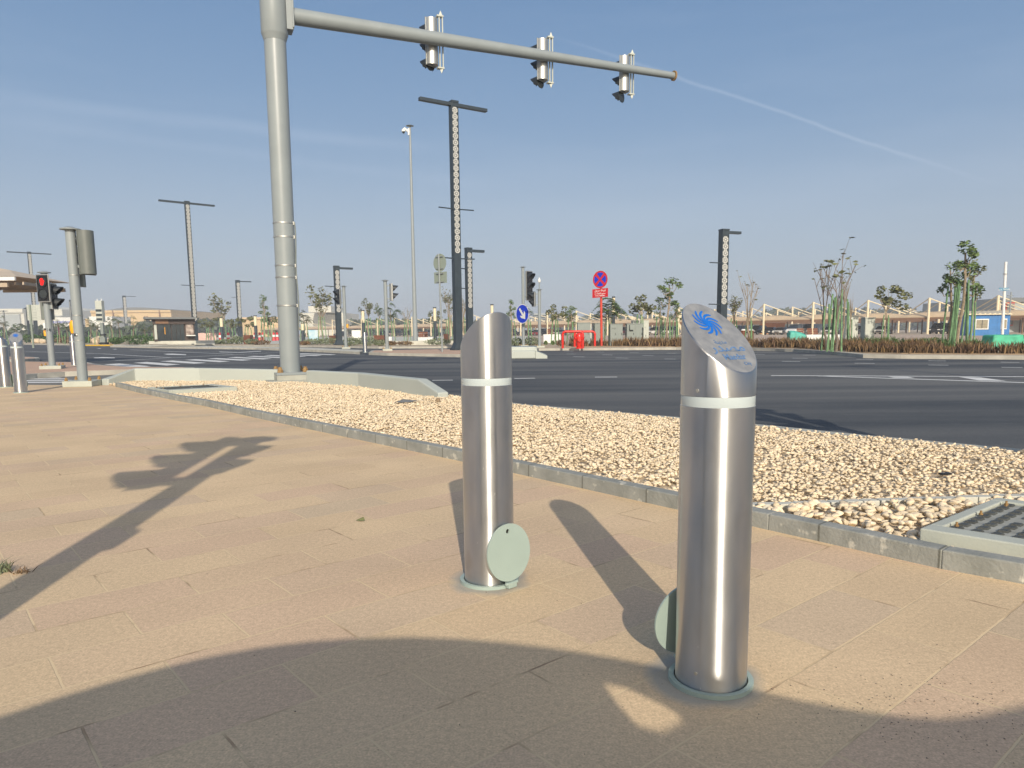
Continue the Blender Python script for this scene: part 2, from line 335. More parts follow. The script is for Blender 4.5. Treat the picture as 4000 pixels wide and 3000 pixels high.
def asphalt():
    m = bpy.data.materials.new('asphalt'); m.use_nodes = True; nt = m.node_tree; b = nt.nodes['Principled BSDF']; L = nt.links.new
    b.inputs['Roughness'].default_value = .82; b.inputs['Specular IOR Level'].default_value = .35
    tc = N(nt, 'ShaderNodeTexCoord')
    mp = N(nt, 'ShaderNodeMapping'); mp.inputs['Rotation'].default_value = (0, 0, R(46)); mp.inputs['Scale'].default_value = (.05, .55, 1); L(tc.outputs['Object'], mp.inputs[0])
    n1 = N(nt, 'ShaderNodeTexNoise'); n1.inputs['Scale'].default_value = 1.0; n1.inputs['Detail'].default_value = 6; L(mp.outputs[0], n1.inputs['Vector'])
    n2 = N(nt, 'ShaderNodeTexNoise'); n2.inputs['Scale'].default_value = 120; n2.inputs['Detail'].default_value = 3; L(tc.outputs['Object'], n2.inputs['Vector'])
    mp3 = N(nt, 'ShaderNodeMapping'); mp3.inputs['Rotation'].default_value = (0, 0, R(46)); mp3.inputs['Scale'].default_value = (1.2, 14, 1); L(tc.outputs['Object'], mp3.inputs[0])
    n3 = N(nt, 'ShaderNodeTexNoise'); n3.inputs['Scale'].default_value = 1.4; n3.inputs['Detail'].default_value = 5; L(mp3.outputs[0], n3.inputs['Vector'])
    def mr(x, f0, f1, t0, t1):
        r = N(nt, 'ShaderNodeMapRange'); r.inputs[1].default_value = f0; r.inputs[2].default_value = f1; r.inputs[3].default_value = t0; r.inputs[4].default_value = t1; L(x, r.inputs[0]); return r.outputs[0]
    mx = N(nt, 'ShaderNodeMixRGB'); mx.inputs[1].default_value = (.052, .058, .064, 1); mx.inputs[2].default_value = (.130, .131, .126, 1); L(mr(n1.outputs[0], .38, .63, 0, 1), mx.inputs[0])
    v = N(nt, 'ShaderNodeVectorMath', operation='SCALE'); L(mx.outputs[0], v.inputs[0]); L(mr(n2.outputs[0], .3, .7, .6, 1.42), v.inputs['Scale'])
    w_ = N(nt, 'ShaderNodeMixRGB'); w_.inputs[2].default_value = (.15, .15, .14, 1); L(mr(n3.outputs[0], .60, .74, 0, .6), w_.inputs[0]); L(v.outputs[0], w_.inputs[1])
    # blown sand along the gravel edge
    p0, p1 = G(2007, 1586), G(4000, 1773); tt = (p1-p0).normalized(); nn = Vector((-tt.y, tt.x, 0))
    if nn.y < 0: nn = -nn
    dv = N(nt, 'ShaderNodeVectorMath', operation='SUBTRACT'); dv.inputs[1].default_value = p0; L(tc.outputs['Object'], dv.inputs[0])
    dd = N(nt, 'ShaderNodeVectorMath', operation='DOT_PRODUCT'); dd.inputs[1].default_value = nn; L(dv.outputs[0], dd.inputs[0])
    ja = N(nt, 'ShaderNodeMath', operation='MULTIPLY_ADD', i_1=.5, i_2=-.25); L(n1.outputs[0], ja.inputs[0]); jb = N(nt, 'ShaderNodeMath', operation='ADD'); L(dd.outputs['Value'], jb.inputs[0]); L(ja.outputs[0], jb.inputs[1])
    ds = N(nt, 'ShaderNodeMixRGB'); ds.inputs[2].default_value = (.235, .225, .195, 1); L(mr(jb.outputs[0], .1, .75, .62, 0), ds.inputs[0]); L(w_.outputs[0], ds.inputs[1])
    L(ds.outputs[0], b.inputs['Base Color'])
    bp = N(nt, 'ShaderNodeBump'); bp.inputs['Strength'].default_value = .5; bp.inputs['Distance'].default_value = .006; L(n2.outputs[0], bp.inputs['Height']); L(bp.outputs[0], b.inputs['Normal'])
    return m
BA, BB = G(2775, 2655), G(1912, 2266)
M['paving'] = paving(); M['asphalt'] = asphalt()
M['paint'] = mat('road_paint', (.60, .60, .57), .7, col2=(.74, .74, .71), scale=7, bump=.1, bscale=90)
M['paintw'] = mat('worn_road_paint', (.17, .18, .18), .8, col2=(.50, .50, .48), scale=5)
M['gravel'] = mat('limestone_gravel', (.66, .53, .355), .9, col2=(.76, .645, .47), scale=14, island=.2, bump=.25, bscale=150)
M['gravelbed'] = mat('gravel_bed', (.50, .39, .25), .95, var=.3, scale=40, bump=1, bscale=60)
M['plaza'] = mat('tan_plaza', (.46, .35, .26), .9, var=.08, scale=.4)
M['farland'] = mat('desert_ground', (.44, .35, .24), .95, var=.12, scale=.02)
M['islandp'] = mat('pink_paving', (.50, .34, .24), .88, var=.1, scale=3)
M['kerbtop'] = mat('kerb_concrete', (.42, .40, .34), .85, var=.15, scale=3, bump=.2)
M['shade'] = mat('stand_in_cloth', (.2, .18, .16), .9)  # cloth of the added shadow caster behind the camera
def edge_mat():
    m = mat('edging_concrete', (.215, .222, .20), .85, col2=(.32, .325, .295), scale=7, bump=.35, bscale=70)
    nt = m.node_tree; b = nt.nodes['Principled BSDF']; L = nt.links.new; src = b.inputs['Base Color'].links[0].from_socket
    tc = N(nt, 'ShaderNodeTexCoord'); mp = N(nt, 'ShaderNodeMapping'); mp.inputs['Rotation'].default_value = (0, 0, R(49)); L(tc.outputs['Object'], mp.inputs[0])
    sx = N(nt, 'ShaderNodeSeparateXYZ'); L(mp.outputs[0], sx.inputs[0])
    md = N(nt, 'ShaderNodeMath', operation='PINGPONG', i_1=.25); L(sx.outputs[0], md.inputs[0])
    jr = N(nt, 'ShaderNodeMapRange'); jr.inputs[1].default_value = .002; jr.inputs[2].default_value = .007; jr.inputs[3].default_value = .85; jr.inputs[4].default_value = 0; L(md.outputs[0], jr.inputs[0])
    x = N(nt, 'ShaderNodeMixRGB'); x.inputs[2].default_value = (.10, .10, .08, 1); L(jr.outputs[0], x.inputs[0]); L(src, x.inputs[1])
    # lime splashes low on the face
    nz = N(nt, 'ShaderNodeTexNoise'); nz.inputs['Scale'].default_value = 16; nz.inputs['Detail'].default_value = 6; L(tc.outputs['Object'], nz.inputs['Vector'])
    lr = N(nt, 'ShaderNodeMapRange'); lr.inputs[1].default_value = .60; lr.inputs[2].default_value = .66; lr.inputs[4].default_value = .7; L(nz.outputs[0], lr.inputs[0])
    y = N(nt, 'ShaderNodeMixRGB'); y.inputs[2].default_value = (.55, .53, .45, 1); L(lr.outputs[0], y.inputs[0]); L(x.outputs[0], y.inputs[1])
    L(y.outputs[0], b.inputs['Base Color']); return m
M['edging'] = edge_mat()
# ------------------------------------------------------------------ ground, road, kerbs
RZ = -.13
def xy(p): return (p.x, p.y)
K = [G(451, 1511), G(536, 1533), G(671, 1562), G(793, 1585), G(1000, 1633), G(1814, 1805), G(3000, 2070), G(3675, 2222), G(4000, 2282)]
kd = (K[-1]-K[-2]).normalized(); K.append(K[-1]+kd*9)
def offs(pts, d):                        # offset a polyline to its left by d
    out = []
    for i, p in enumerate(pts):
        t = (pts[min(i+1, len(pts)-1)]-pts[max(i-1, 0)]).normalized(); out.append(p+Vector((-t.y, t.x, 0))*d)
    return out
pav = [xy(p) for p in K]+[(K[-1].x, -8), (-60, -8), xy(G(-2500, 1470)), xy(G(-900, 1489)), xy(G(0, 1502)), xy(G(300, 1505)), xy(G(424, 1505))]
kind(MB().prism(pav, -.3, 0).build('pavement', M['paving']), 'structure')
E1 = offs(K, .085)                       # back line of the edging
edg = MB()
for i in range(len(K)-1):
    a, b, c, d = K[i], K[i+1], E1[i+1], E1[i]
    z0, z1 = -.1, .078
    edg.add([(a.x, a.y, z0), (b.x, b.y, z0), (c.x, c.y, z0), (d.x, d.y, z0), (a.x, a.y, z1), (b.x, b.y, z1), (c.x, c.y, z1), (d.x, d.y, z1)], [(0, 1, 5, 4), (2, 3, 7, 6), (4, 5, 6, 7), (3, 0, 4, 7), (1, 2, 6, 5)])
bm_ = edg.build('kerb', M['edging'], bevel=.006); kind(bm_, 'structure', 'grey concrete edging between the sandstone paving and the pale gravel')
RE = [G(1700, 1553), G(1768, 1552), G(2007, 1586), G(2631, 1640), G(3000, 1675), G(3337, 1711), G(4000, 1773)]
rd = (RE[-1]-RE[-2]).normalized(); RE.append(RE[-1]+rd*9)
WF1 = [G(424, 1499, .03), G(530, 1490, .03), G(780, 1486, .03), G(1097, 1489, .03)]
WF2 = [G(1197, 1494, .03), G(1400, 1508, .03), G(1600, 1536, .03), G(1755, 1553, .03)]
gp = [xy(p) for p in E1]+[xy(p) for p in RE[::-1]]+[xy(p) for p in WF2[::-1]]+[xy(p) for p in WF1[::-1]]
kind(MB().prism(gp, -.3, .012).build('gravel_bed', M['gravelbed']), 'structure')
RO = offs(RE, .17)
hc = MB()
for i in range(len(RE)-1):
    a, b, c, d = RE[i], RE[i+1], RO[i+1], RO[i]
    hc.add([(p.x, p.y, z) for z in (-.2, .012) for p in (a, b, c, d)], [(0, 1, 5, 4), (2, 3, 7, 6), (4, 5, 6, 7), (3, 0, 4, 7), (1, 2, 6, 5)])
kind(hc.build('kerb', M['conc']), 'structure', 'flush grey concrete haunch along the road edge of the gravel bed')
kind(MB().prism([(-900, -20), (300, -20), (300, 420), (-900, 420)], -.4, RZ).build('road', M['asphalt']), 'structure')
# far side: land beyond the far kerb, out to the horizon
FK = [G(*p) for p in ((-2600, 1352), (-1200, 1347), (0, 1341), (300, 1345), (430, 1346), (800, 1347), (1200, 1350), (1480, 1354.5), (1800, 1353), (2000, 1354), (2105, 1361), (2640, 1357.5), (2925, 1360), (3100, 1364), (3248, 1373), (3372, 1385), (3521, 1387), (4000, 1390), (5200, 1398))]
FL = [xy(p) for p in FK]+[(120, 10), (9000, -200), (9000, 9000), (-9000, 9000), (-9000, 200)]
kind(MB().prism(FL, -.35, 0).build('ground', M['farland']), 'structure')
def kerb_strip(pts, wd, name, mt, lab, z=.004, hh=.2):
    q = offs(pts, wd); o = MB()
    f = offs(pts, -.004)
    for i in range(len(pts)-1):
        a, b, c, d = f[i], f[i+1], q[i+1], q[i]
        o.add([(p.x, p.y, zz) for zz in (z-hh, z) for p in (a, b, c, d)], [(0, 1, 5, 4), (2, 3, 7, 6), (4, 5, 6, 7), (3, 0, 4, 7), (1, 2, 6, 5)])
    return kind(o.build(name, mt), 'structure', lab)
kerb_strip(FK[:10], .35, 'kerb', M['kerbtop'], 'far concrete kerb in front of the planting on the left half')
kerb_strip(FK[9:], .35, 'kerb', M['kerbtop'], 'far concrete kerb in front of the brown grasses')
yk = [G(290, 1346.5), G(360, 1346.8), G(428, 1347)]
kerb_strip(yk, .4, 'kerb', M['ykerb'], 'short yellow painted kerb by the speed camera', z=.012)
# plaza sheet behind the brown grasses
kind(MB().prism([xy(G(x, y)) for x, y in ((2080, 1341), (4400, 1352), (5200, 1309), (3900, 1306.5), (2950, 1310), (2080, 1312.5))], -.05, .006).build('pavement', M['plaza']), 'structure', 'tan plaza between the far planting and the parking')
kind(MB().prism([xy(G(x, y)) for x, y in ((1180, 1343), (2080, 1345), (2080, 1314), (1000, 1319), (600, 1322), (640, 1342))], -.05, .006).build('pavement', M['concl']), 'structure', 'pale far pavement behind the grey green shrubs')
def island(px, name, lab, mt=None, kerbm=None):
    P = [xy(G(*p)) for p in px]
    cx = sum(p[0] for p in P)/len(P); cy = sum(p[1] for p in P)/len(P)
    kind(MB().prism(P, -.3, 0).build('traffic_island_kerb', kerbm or M['kerbtop']), 'structure', lab+', kerb')
    Q = [Vector((p[0], p[1], 0)) for p in P]; n = len(Q); inner = []
    a = sum(Q[i].x*Q[(i+1) % n].y-Q[(i+1) % n].x*Q[i].y for i in range(n)); s = 1 if a > 0 else -1
    for i in range(n):
        e1 = (Q[i]-Q[i-1]).normalized(); e2 = (Q[(i+1) % n]-Q[i]).normalized()
        n1 = Vector((-e1.y, e1.x, 0))*s; n2 = Vector((-e2.y, e2.x, 0))*s; m = n1+n2; m /= max(.5, m.length_squared/2)
        inner.append((Q[i]+m*.16))
    kind(MB().prism([xy(p) for p in inner], -.02, .005).build(name, mt or M['islandp']), 'structure', lab)
island([(-900, 1484), (-300, 1475), (60, 1467), (145, 1459), (253, 1452), (400, 1447), (560, 1441), (760, 1436), (690, 1434), (500, 1432), (400, 1426), (342, 1415), (100, 1412), (-900, 1424)], 'traffic_island', 'near traffic island carrying the pedestrian signal')
island([(-400, 1402), (60, 1405), (110, 1402), (155, 1399), (150, 1396), (90, 1393), (-400, 1390)], 'traffic_island', 'narrow island tip behind the pedestrian signal')
island([(430, 1351), (700, 1355.5), (1000, 1358.5), (1277, 1368.5), (1405, 1374.5), (1418, 1371), (1413, 1367), (1200, 1358), (800, 1351), (430, 1349)], 'median_strip', 'long pale median strip', M['concl'])
island([(1440, 1376), (1513, 1379), (1700, 1382), (1950, 1387), (1960, 1366), (1700, 1364), (1452, 1369)], 'traffic_island', 'pink paved island with the tall lattice lamp')

# ------------------------------------------------------------------ road markings
def quad_px(pts, name, lab, mt=None, z=RZ+.004):
    P = [G(x, y, z) for x, y in pts]
    o = MB().add([tuple(p) for p in P], [tuple(range(len(P)))]).build(name, mt or M['paint']); kind(o, 'structure', lab); return o
mk = MB(); mz = RZ+.004
def seg(x0, y0, x1, y1, wd, mb=None):
    a, b = G(x0, y0, mz), G(x1, y1, mz); t = (b-a).normalized(); n = Vector((-t.y, t.x, 0))*wd/2
    (mb if mb is not None else mk).add([a-n, b-n, b+n, a+n], [(0, 1, 2, 3)])
for s_ in ((2204, 1373, 2239, 1373), (2213, 1382.5, 2250, 1382.7), (2239, 1393, 2284, 1394), (2327, 1375, 2360, 1375.5), (2353, 1385.6, 2393, 1386.6), (2405, 1398, 2454, 1399), (2459, 1377, 2495, 1377.5),
           (2511, 1388.6, 2553, 1389.4), (2595, 1402, 2640, 1402.5), (2604, 1379.5, 2640, 1380), (2940, 1384, 2987, 1384.5), (3136, 1387, 3186, 1387.6), (3096, 1399, 3156, 1399.8), (3054, 1411.5, 3126, 1412.6),
           (3345, 1403, 3411, 1403.6), (3338, 1418.5, 3417, 1419.4), (3626, 1409, 3696, 1409.8), (3626, 1425.5, 3705, 1426.6), (3909, 1414.6, 3982, 1415.6), (3912, 1434.6, 3994, 1435.8)): seg(*s_, .17)
for s_ in ((2009, 1478.5, 2090, 1477), (2324, 1473, 2411, 1472.5), (1689, 1485.5, 1769, 1484.5)): seg(*s_, .17)
kind(mk.build('lane_markings', M['paint']), 'structure', 'broken white lane lines on the far carriageway')
mk = MB()
seg(3012, 1467, 4300, 1472.5, .20); seg(3198, 1468.6, 4300, 1504, .20)
mk.add([G(x, y, mz) for x, y in ((3467, 1470.8), (3546, 1471.2), (3574, 1477), (3492, 1475.3))], [(0, 1, 2, 3)])
mk.add([G(x, y, mz) for x, y in ((3743, 1472), (3830, 1474.5), (3932, 1488), (3825, 1486))], [(0, 1, 2, 3)])
kind(mk.build('lane_markings', M['paint']), 'structure', 'white chevron taper on the main road')
mk = MB()
for s_ in ((400, 1382, 666, 1397), (449, 1409, 1000, 1381), (1000, 1381, 1091, 1376.5), (508, 1366, 910, 1383.5), (303, 1379, 400, 1382), (-300, 1358, 303, 1379)): seg(*s_, .16)
for q in (((638, 1382.5), (670, 1381.3), (727, 1384), (727, 1386.8), (655, 1385.5)), ((365, 1397), (400, 1395), (449, 1396.5), (448, 1399), (370, 1399)), ((854, 1373.6), (932, 1376), (1020, 1371), (1020, 1372.6), (936, 1377.6), (860, 1375.6)),
          ((377, 1361), (388, 1360.4), (398, 1361.2), (388, 1362)), ((438, 1363.8), (450, 1363.2), (459, 1364.2), (449, 1365))):
    mk.add([G(x, y, mz) for x, y in q], [tuple(range(len(q)))])
kind(mk.build('lane_markings', M['paint']), 'structure', 'white stop lines and arrows on the left approach')
zb = MB(); V_ = Vector
s0 = G(445/3.687+400, 432/3.687+1300, mz); s3 = G(1500/3.687+400, 373/3.687+1300, mz); st = (s3-s0)/3
lv = G(925/3.687+400, 471/3.687+1300, mz)-s0; wv_ = G(640/3.687+400, 419/3.687+1300, mz)-s0
for k in range(-2, 9):
    o = s0+st*k; zb.add([o, o+lv, o+lv+wv_, o+wv_], [(0, 1, 2, 3)])
kind(zb.build('zebra_crossing', M['paint']), 'structure', 'white zebra stripes across the main road')
zb = MB()
for k, (y, xr) in enumerate(((1468.5, 193), (1474.7, 242), (1481, 272), (1487.6, 300), (1494.5, 316))):
    a, b = G(-900, y+9, mz), G(xr, y, mz); wv2 = G(xr-20, y-2.8-k*.25, mz)-G(xr, y, mz); zb.add([a, b, b+wv2, a+wv2], [(0, 1, 2, 3)])
kind(zb.build('zebra_crossing', M['paint']), 'structure', 'white zebra stripes beside the left signal pole')

# ------------------------------------------------------------------ low walls by the mast
def low_wall(px_front, tops, lab, th=.17):
    """front base points on the gravel + the height of the top at each; sloped ends"""
    q = offs(px_front, th); o = MB(); n = len(px_front)
    for i, (a, b) in enumerate(zip(px_front, q)):
        z = tops[i]; bw = .02*(z > .1)
        o.v += [(a.x, a.y, RZ), (b.x, b.y, RZ), (b.x, b.y, z), (a.x, a.y, z)]
    for i in range(n-1):
        k = i*4; o.f += [(k, k+4, k+7, k+3), (k+3, k+7, k+6, k+2), (k+2, k+6, k+5, k+1)]
    o.f += [(0, 3, 2, 1), ((n-1)*4, (n-1)*4+1, (n-1)*4+2, (n-1)*4+3)]
    b = o.build('low_wall', M['pale'], bevel=.02); tag(b, lab, 'wall', group='painted walls beside the mast'); return b
A1 = [WF1[0]]+[WF1[1], WF1[2], G(1100, 1489, .03)]
low_wall(A1, [HT(424, 1481, A1[0].y), HT(530, 1439, A1[1].y), HT(780, 1438, A1[2].y), HT(1100, 1444, A1[3].y)], 'long pale painted low wall left of the signal mast, sloping down at its left end')
A2 = [G(1197, 1494, .03), G(1400, 1508, .03), G(1632, 1541, .03), G(1712, 1553, .03)]
low_wall(A2, [HT(1197, 1447, A2[0].y), HT(1400, 1457, A2[1].y), HT(1632, 1481, A2[2].y), HT(1712, 1534, A2[3].y)], 'pale painted low wall right of the signal mast, ramping down at its right end')
# barrier under the blue sign
bt = thing('crash_barrier', 'two tier pale painted concrete block under the round blue sign', 'barrier', G(2000, 1389))
Yb = G(2000, 1389).y; wx = lambda px, Y=Yb: D(px, 1380, Y).x-bt.location.x
MB().bx(wx(1880), wx(2092), 0, 2.2, RZ, HT(2050, 1371, Yb)).build('lower_block', M['pale'], bt, bevel=.04)
MB().bx(wx(1880), wx(2100), .6, 2.6, RZ, HT(2050, 1356, Yb)).build('upper_block', M['pale'], bt, bevel=.04)
e = MB(); x0, x1, zz = wx(2092)+.003, wx(2114), HT(2050, 1371, Yb)
e.add([(x0, 0, RZ), (x1+.25, 0, RZ), (x1+.25, 0, -.02), (x0, 0, zz), (x0, 2.2, RZ), (x1+.25, 2.2, RZ), (x1+.25, 2.2, -.02), (x0, 2.2, zz)], [(0, 1, 2, 3), (4, 7, 6, 5), (3, 2, 6, 7), (0, 4, 5, 1), (1, 5, 6, 2), (0, 3, 7, 4)]).build('sloped_end', M['pale'], bt)

# ------------------------------------------------------------------ access covers
def cover(name, O, e1, e2, fr, lab, plate, zt, rows, cols):
    """O corner; e1,e2 edge vectors of the concrete surround; plate = (s0,s1,t0,t1) fractions"""
    t = thing(name, lab, 'access cover', (O.x, O.y, 0))
    o = Vector((0, 0, 0)); s0, s1, t0, t1 = plate
    def pt(s, r, z): v = e1*s+e2*r; return (v.x, v.y, z)
    # frame as four blocks round the opening
    f = MB()
    for (a, b, c, d) in ((0, 1, 0, t0), (0, 1, t1, 1), (0, s0, t0, t1), (s1, 1, t0, t1)):
        if b-a > .001 and d-c > .001: f.add([pt(x, y, z) for z in (-.1, zt) for x, y in ((a, c), (b, c), (b, d), (a, d))], [(0, 3, 2, 1), (4, 5, 6, 7), (0, 1, 5, 4), (1, 2, 6, 5), (2, 3, 7, 6), (3, 0, 4, 7)])
    f.build('concrete_surround', M['concl'] if fr == 'l' else M['conc2'], t, bevel=.006)
    p = MB(); g = .004
    p.add([pt(x, y, z) for z in (-.02, zt-.012) for x, y in ((s0+g, t0+g), (s1-g, t0+g), (s1-g, t1-g), (s0+g, t1-g))], [(0, 3, 2, 1), (4, 5, 6, 7), (0, 1, 5, 4), (1, 2, 6, 5), (2, 3, 7, 6), (3, 0, 4, 7)])
    p.build('cover_plate', M['irond'], t)
    r = MB()
    for i in range(rows):
        for j in range(cols):
            if random.random() < .0: continue
            a = s0+(s1-s0)*(i+.24)/rows; b = s0+(s1-s0)*(i+.80)/rows; c = t0+(t1-t0)*(j+.20)/cols; d = t0+(t1-t0)*(j+.84)/cols
            if j == cols//2 and i % 5 in (2, 3): continue
            r.add([pt(x, y, z) for z, k in ((zt-.013, 0), (zt-.004, .12)) for x, y in ((a+k*(b-a), c+k*(d-c)), (b-k*(b-a), c+k*(d-c)), (b-k*(b-a), d-k*(d-c)), (a+k*(b-a), d-k*(d-c)))], [(4, 5, 6, 7), (0, 1, 5, 4), (1, 2, 6, 5), (2, 3, 7, 6), (3, 0, 4, 7)])
    r.build('tread_pattern', M['iron'], t)
    for (x, y) in ((s0+.02, t0+.06), (s0+.02, t1-.06), (s0+(s1-s0)*.5, t0+.05), (s0+.015, (t0+t1)/2)):
        q = pt(x, y, zt-.012); MB().lathe([(0, .0), (.009, 0), (.009, .014), (.005, .014), (.005, .026), (0, .026)], 8, q).build('bolt', M['rust'], t)
    return t
M['conc2'] = mat('painted_concrete', (.42, .44, .38), .7, var=.06, scale=6, bump=.15, bscale=120)
zt = .105
O = G(3593, 2063, zt); a = G(4000, 2128, zt)-O; b = G(3892, 1942, zt)-O
e1 = a.normalized()*1.55; e2 = b
p0 = G(3692, 2056, zt)-O; p1 = G(3911, 1957, zt)-O
import numpy.linalg as la
def coef(p): return la.solve(np.array([[e1.x, e2.x], [e1.y, e2.y]]), [p.x, p.y])
c0, c1 = coef(p0), coef(p1)
cover('access_cover', O, e1, e2, 'c', 'cast iron cover with raised rectangular treads in a pale concrete block at the right edge', ((c0[0]+c1[0])/2, .93, c0[1], c1[1]), zt, 19, 9)
cz = .09
O = G(575, 1513, cz); e1 = G(640, 1522, cz)-O; e1 = e1.normalized()*1.0; e2 = (G(826, 1500, cz)-G(575, 1513, cz)); e2 = e2.normalized()*e2.length*1.02
t = cover('access_cover', O, e1, e2, 'c', 'dark ribbed cover half buried in gravel beside the left low wall', (.06, .80, .05, .88), cz, 4, 22)

# ------------------------------------------------------------------ gravel stones
def icos(sub):
    bm = bmesh.new(); bmesh.ops.create_icosphere(bm, subdivisions=sub, radius=1); v = np.array([p.co[:] for p in bm.verts]); f = np.array([[q.index for q in p.verts] for p in bm.faces]); bm.free(); return v, f
def stones(name, pos, siz, mt, sub=1, flat=.62, lab='', cat=None):
    v0, f0 = icos(sub); nv, nf = len(v0), len(f0); n = len(pos)
    var = []
    for k in range(14):
        r = 1+rng.normal(0, .17, (nv, 1)); v = v0*r
        for _ in range(10):                                  # chop flats off to get broken faces
            d = rng.normal(size=3); d /= la.norm(d); h = rng.uniform(.42, .82); s = v@d; m_ = s > h; v[m_] -= np.outer(s[m_]-h, d)
        var.append(v)
    var = np.array(var); idx = rng.integers(0, 14, n)
    V = var[idx]*np.array([1, 1, 1])
    sc = np.stack([rng.uniform(.85, 1.5, n), rng.uniform(.75, 1.15, n), rng.uniform(.42, .8, n)*flat/.62], 1)
    V = V*sc[:, None, :]
    a = rng.uniform(0, 2*PI, n); t = rng.normal(0, .35, n)
    ct, st_ = np.cos(t), np.sin(t); y = V[:, :, 1]*ct[:, None]-V[:, :, 2]*st_[:, None]; z = V[:, :, 1]*st_[:, None]+V[:, :, 2]*ct[:, None]
    x = V[:, :, 0]; ca, sa = np.cos(a)[:, None], np.sin(a)[:, None]
    W = np.stack([x*ca-y*sa, x*sa+y*ca, z], 2)*siz[:, None, None]+pos[:, None, :]
    Fc = (f0[None]+np.arange(n)[:, None, None]*nv).reshape(-1, 3)
    me = bpy.data.meshes.new(name); me.vertices.add(n*nv); me.vertices.foreach_set('co', W.reshape(-1).astype(np.float32))
    me.loops.add(len(Fc)*3); me.loops.foreach_set('vertex_index', Fc.reshape(-1).astype(np.int32))
    me.polygons.add(len(Fc)); me.polygons.foreach_set('loop_start', np.arange(0, len(Fc)*3, 3, dtype=np.int32)); me.polygons.foreach_set('loop_total', np.full(len(Fc), 3, np.int32))
    me.update(); me.validate(); me.materials.append(mt); o = bpy.data.objects.new(name, me); C.objects.link(o); o['label'] = lab; o['kind'] = 'stuff'; return o
def inpoly(x, y, P):
    P = np.array(P); r = np.zeros(len(x), bool); j = len(P)-1
    for i in range(len(P)):
        c = ((P[i, 1] > y) != (P[j, 1] > y)) & (x < (P[j, 0]-P[i, 0])*(y-P[i, 1])/(P[j, 1]-P[i, 1]+1e-12)+P[i, 0]); r ^= c; j = i
    return r
# thin row of setts crossing the gravel and a trench line behind it
def setts(p0, p1, n, lab, wd=.1):
    mb = MB(); d = (p1-p0)/n; t = d.normalized(); an = math.atan2(t.y, t.x)
    for i in range(n):
        c = p0+d*(i+.5); mb.box((c.x+random.uniform(-.003, .003), c.y, .003+random.uniform(-.002, .002)), (d.length-.006, wd, .09), an+random.uniform(-.015, .015))
    return kind(mb.build('edging_row', M['concl'], bevel=.004), 'structure', lab)
SA, SB = G(2905, 1945, .08), G(4000, 1909, .08)
sd = (SB-SA); setts(SA, SB+sd.normalized()*1.2, 30, 'row of small concrete setts crossing the gravel', .055)
covpoly = [xy(Vector((0, 0, 0))+v) for v in ()]
def exclude(x, y):
    m_ = np.ones(len(x), bool)
    t = sd.normalized(); rx, ry = x-SA.x, y-SA.y; u = rx*t.x+ry*t.y; v = -rx*t.y+ry*t.x; m_ &= ~((abs(v) < .036) & (u > -.05))
    # trench
    T0, T1 = G(3480, 1740), G(4000, 1852); tt = (T1-T0).normalized(); u = (x-T0.x)*tt.x+(y-T0.y)*tt.y; v = -(x-T0.x)*tt.y+(y-T0.y)*tt.x; m_ &= ~((abs(v) < .035) & (u > 0))
    Oc = G(3593, 2063, zt); aa = (G(4000, 2128, zt)-Oc).normalized()*1.55; bb = G(3892, 1942, zt)-Oc
    m_ &= ~inpoly(x, y, [xy(Oc-bb*.02-aa*.01), xy(Oc+aa), xy(Oc+aa+bb), xy(Oc+bb*1.02-aa*.01)])
    O2 = G(575, 1513, cz); m_ &= ~inpoly(x, y, [xy(O2), xy(O2+e1), xy(O2+e1+e2), xy(O2+e2)])
    mb_ = G(1137, 1492); m_ &= ~((abs(x-mb_.x) < .36) & (abs(y-mb_.y) < .36))
    return m_
GP = np.array(gp); N_ = 90000
xs = rng.uniform(-9, 6, N_*3); ys = rng.uniform(1, 16, N_*3)
ok = inpoly(xs, ys, gp); xs, ys = xs[ok], ys[ok]
vis = np.abs(xs) < ys*.80+.5; xs, ys = xs[vis], ys[vis]
okk = exclude(xs, ys); xs, ys = xs[okk], ys[okk]
t = sd.normalized(); near = (-(xs-SA.x)*t.y+(ys-SA.y)*t.x < 0) & (xs > 1.0)
keep = rng.random(len(xs)) < np.where(near, .62, 1.0)*.92
xs, ys, near = xs[keep], ys[keep], near[keep]
siz = np.where(near, rng.uniform(.016, .032, len(xs)), rng.uniform(.010, .022, len(xs)))
zz_ = .016+rng.uniform(0, 1, len(xs))*np.where(near, .04, .022)+.012*np.sin(xs*3.1)*np.sin(ys*2.7)
cl = siz > .0225+.0*xs
cl = near
P3 = np.stack([xs, ys, zz_], 1)
print('stones', len(xs), near.sum())
stones('gravel', P3[cl], siz[cl], M['gravel'], 2, lab='coarse pale limestone gravel between the kerb and the sett row')
stones('gravel', P3[~cl], siz[~cl], M['gravel'], 1, lab='pale limestone gravel bed between the paving and the road')
# chips and dirt scattered on the paving at the lower right
n = 260; cx_, cy_ = rng.normal(0, 1, n), rng.normal(0, 1, n)
c = G(3620, 2760); pp = np.stack([c.x+cx_*.17, c.y+cy_*.10, np.full(n, .001)], 1)
n2 = 200; q = np.stack([rng.uniform(-3, 2.2, n2), rng.uniform(1.4, 7, n2), np.full(n2, .001)], 1); q = q[inpoly(q[:, 0], q[:, 1], pav)]
stones('dirt_specks', np.concatenate([pp, q]), np.concatenate([rng.uniform(.0008, .0026, n), rng.uniform(.001, .003, len(q))]), mat('dark_grit', (.06, .055, .05), .9, col2=(.30, .25, .2), scale=90), 1, lab='dark grit scattered on the sandstone paving')
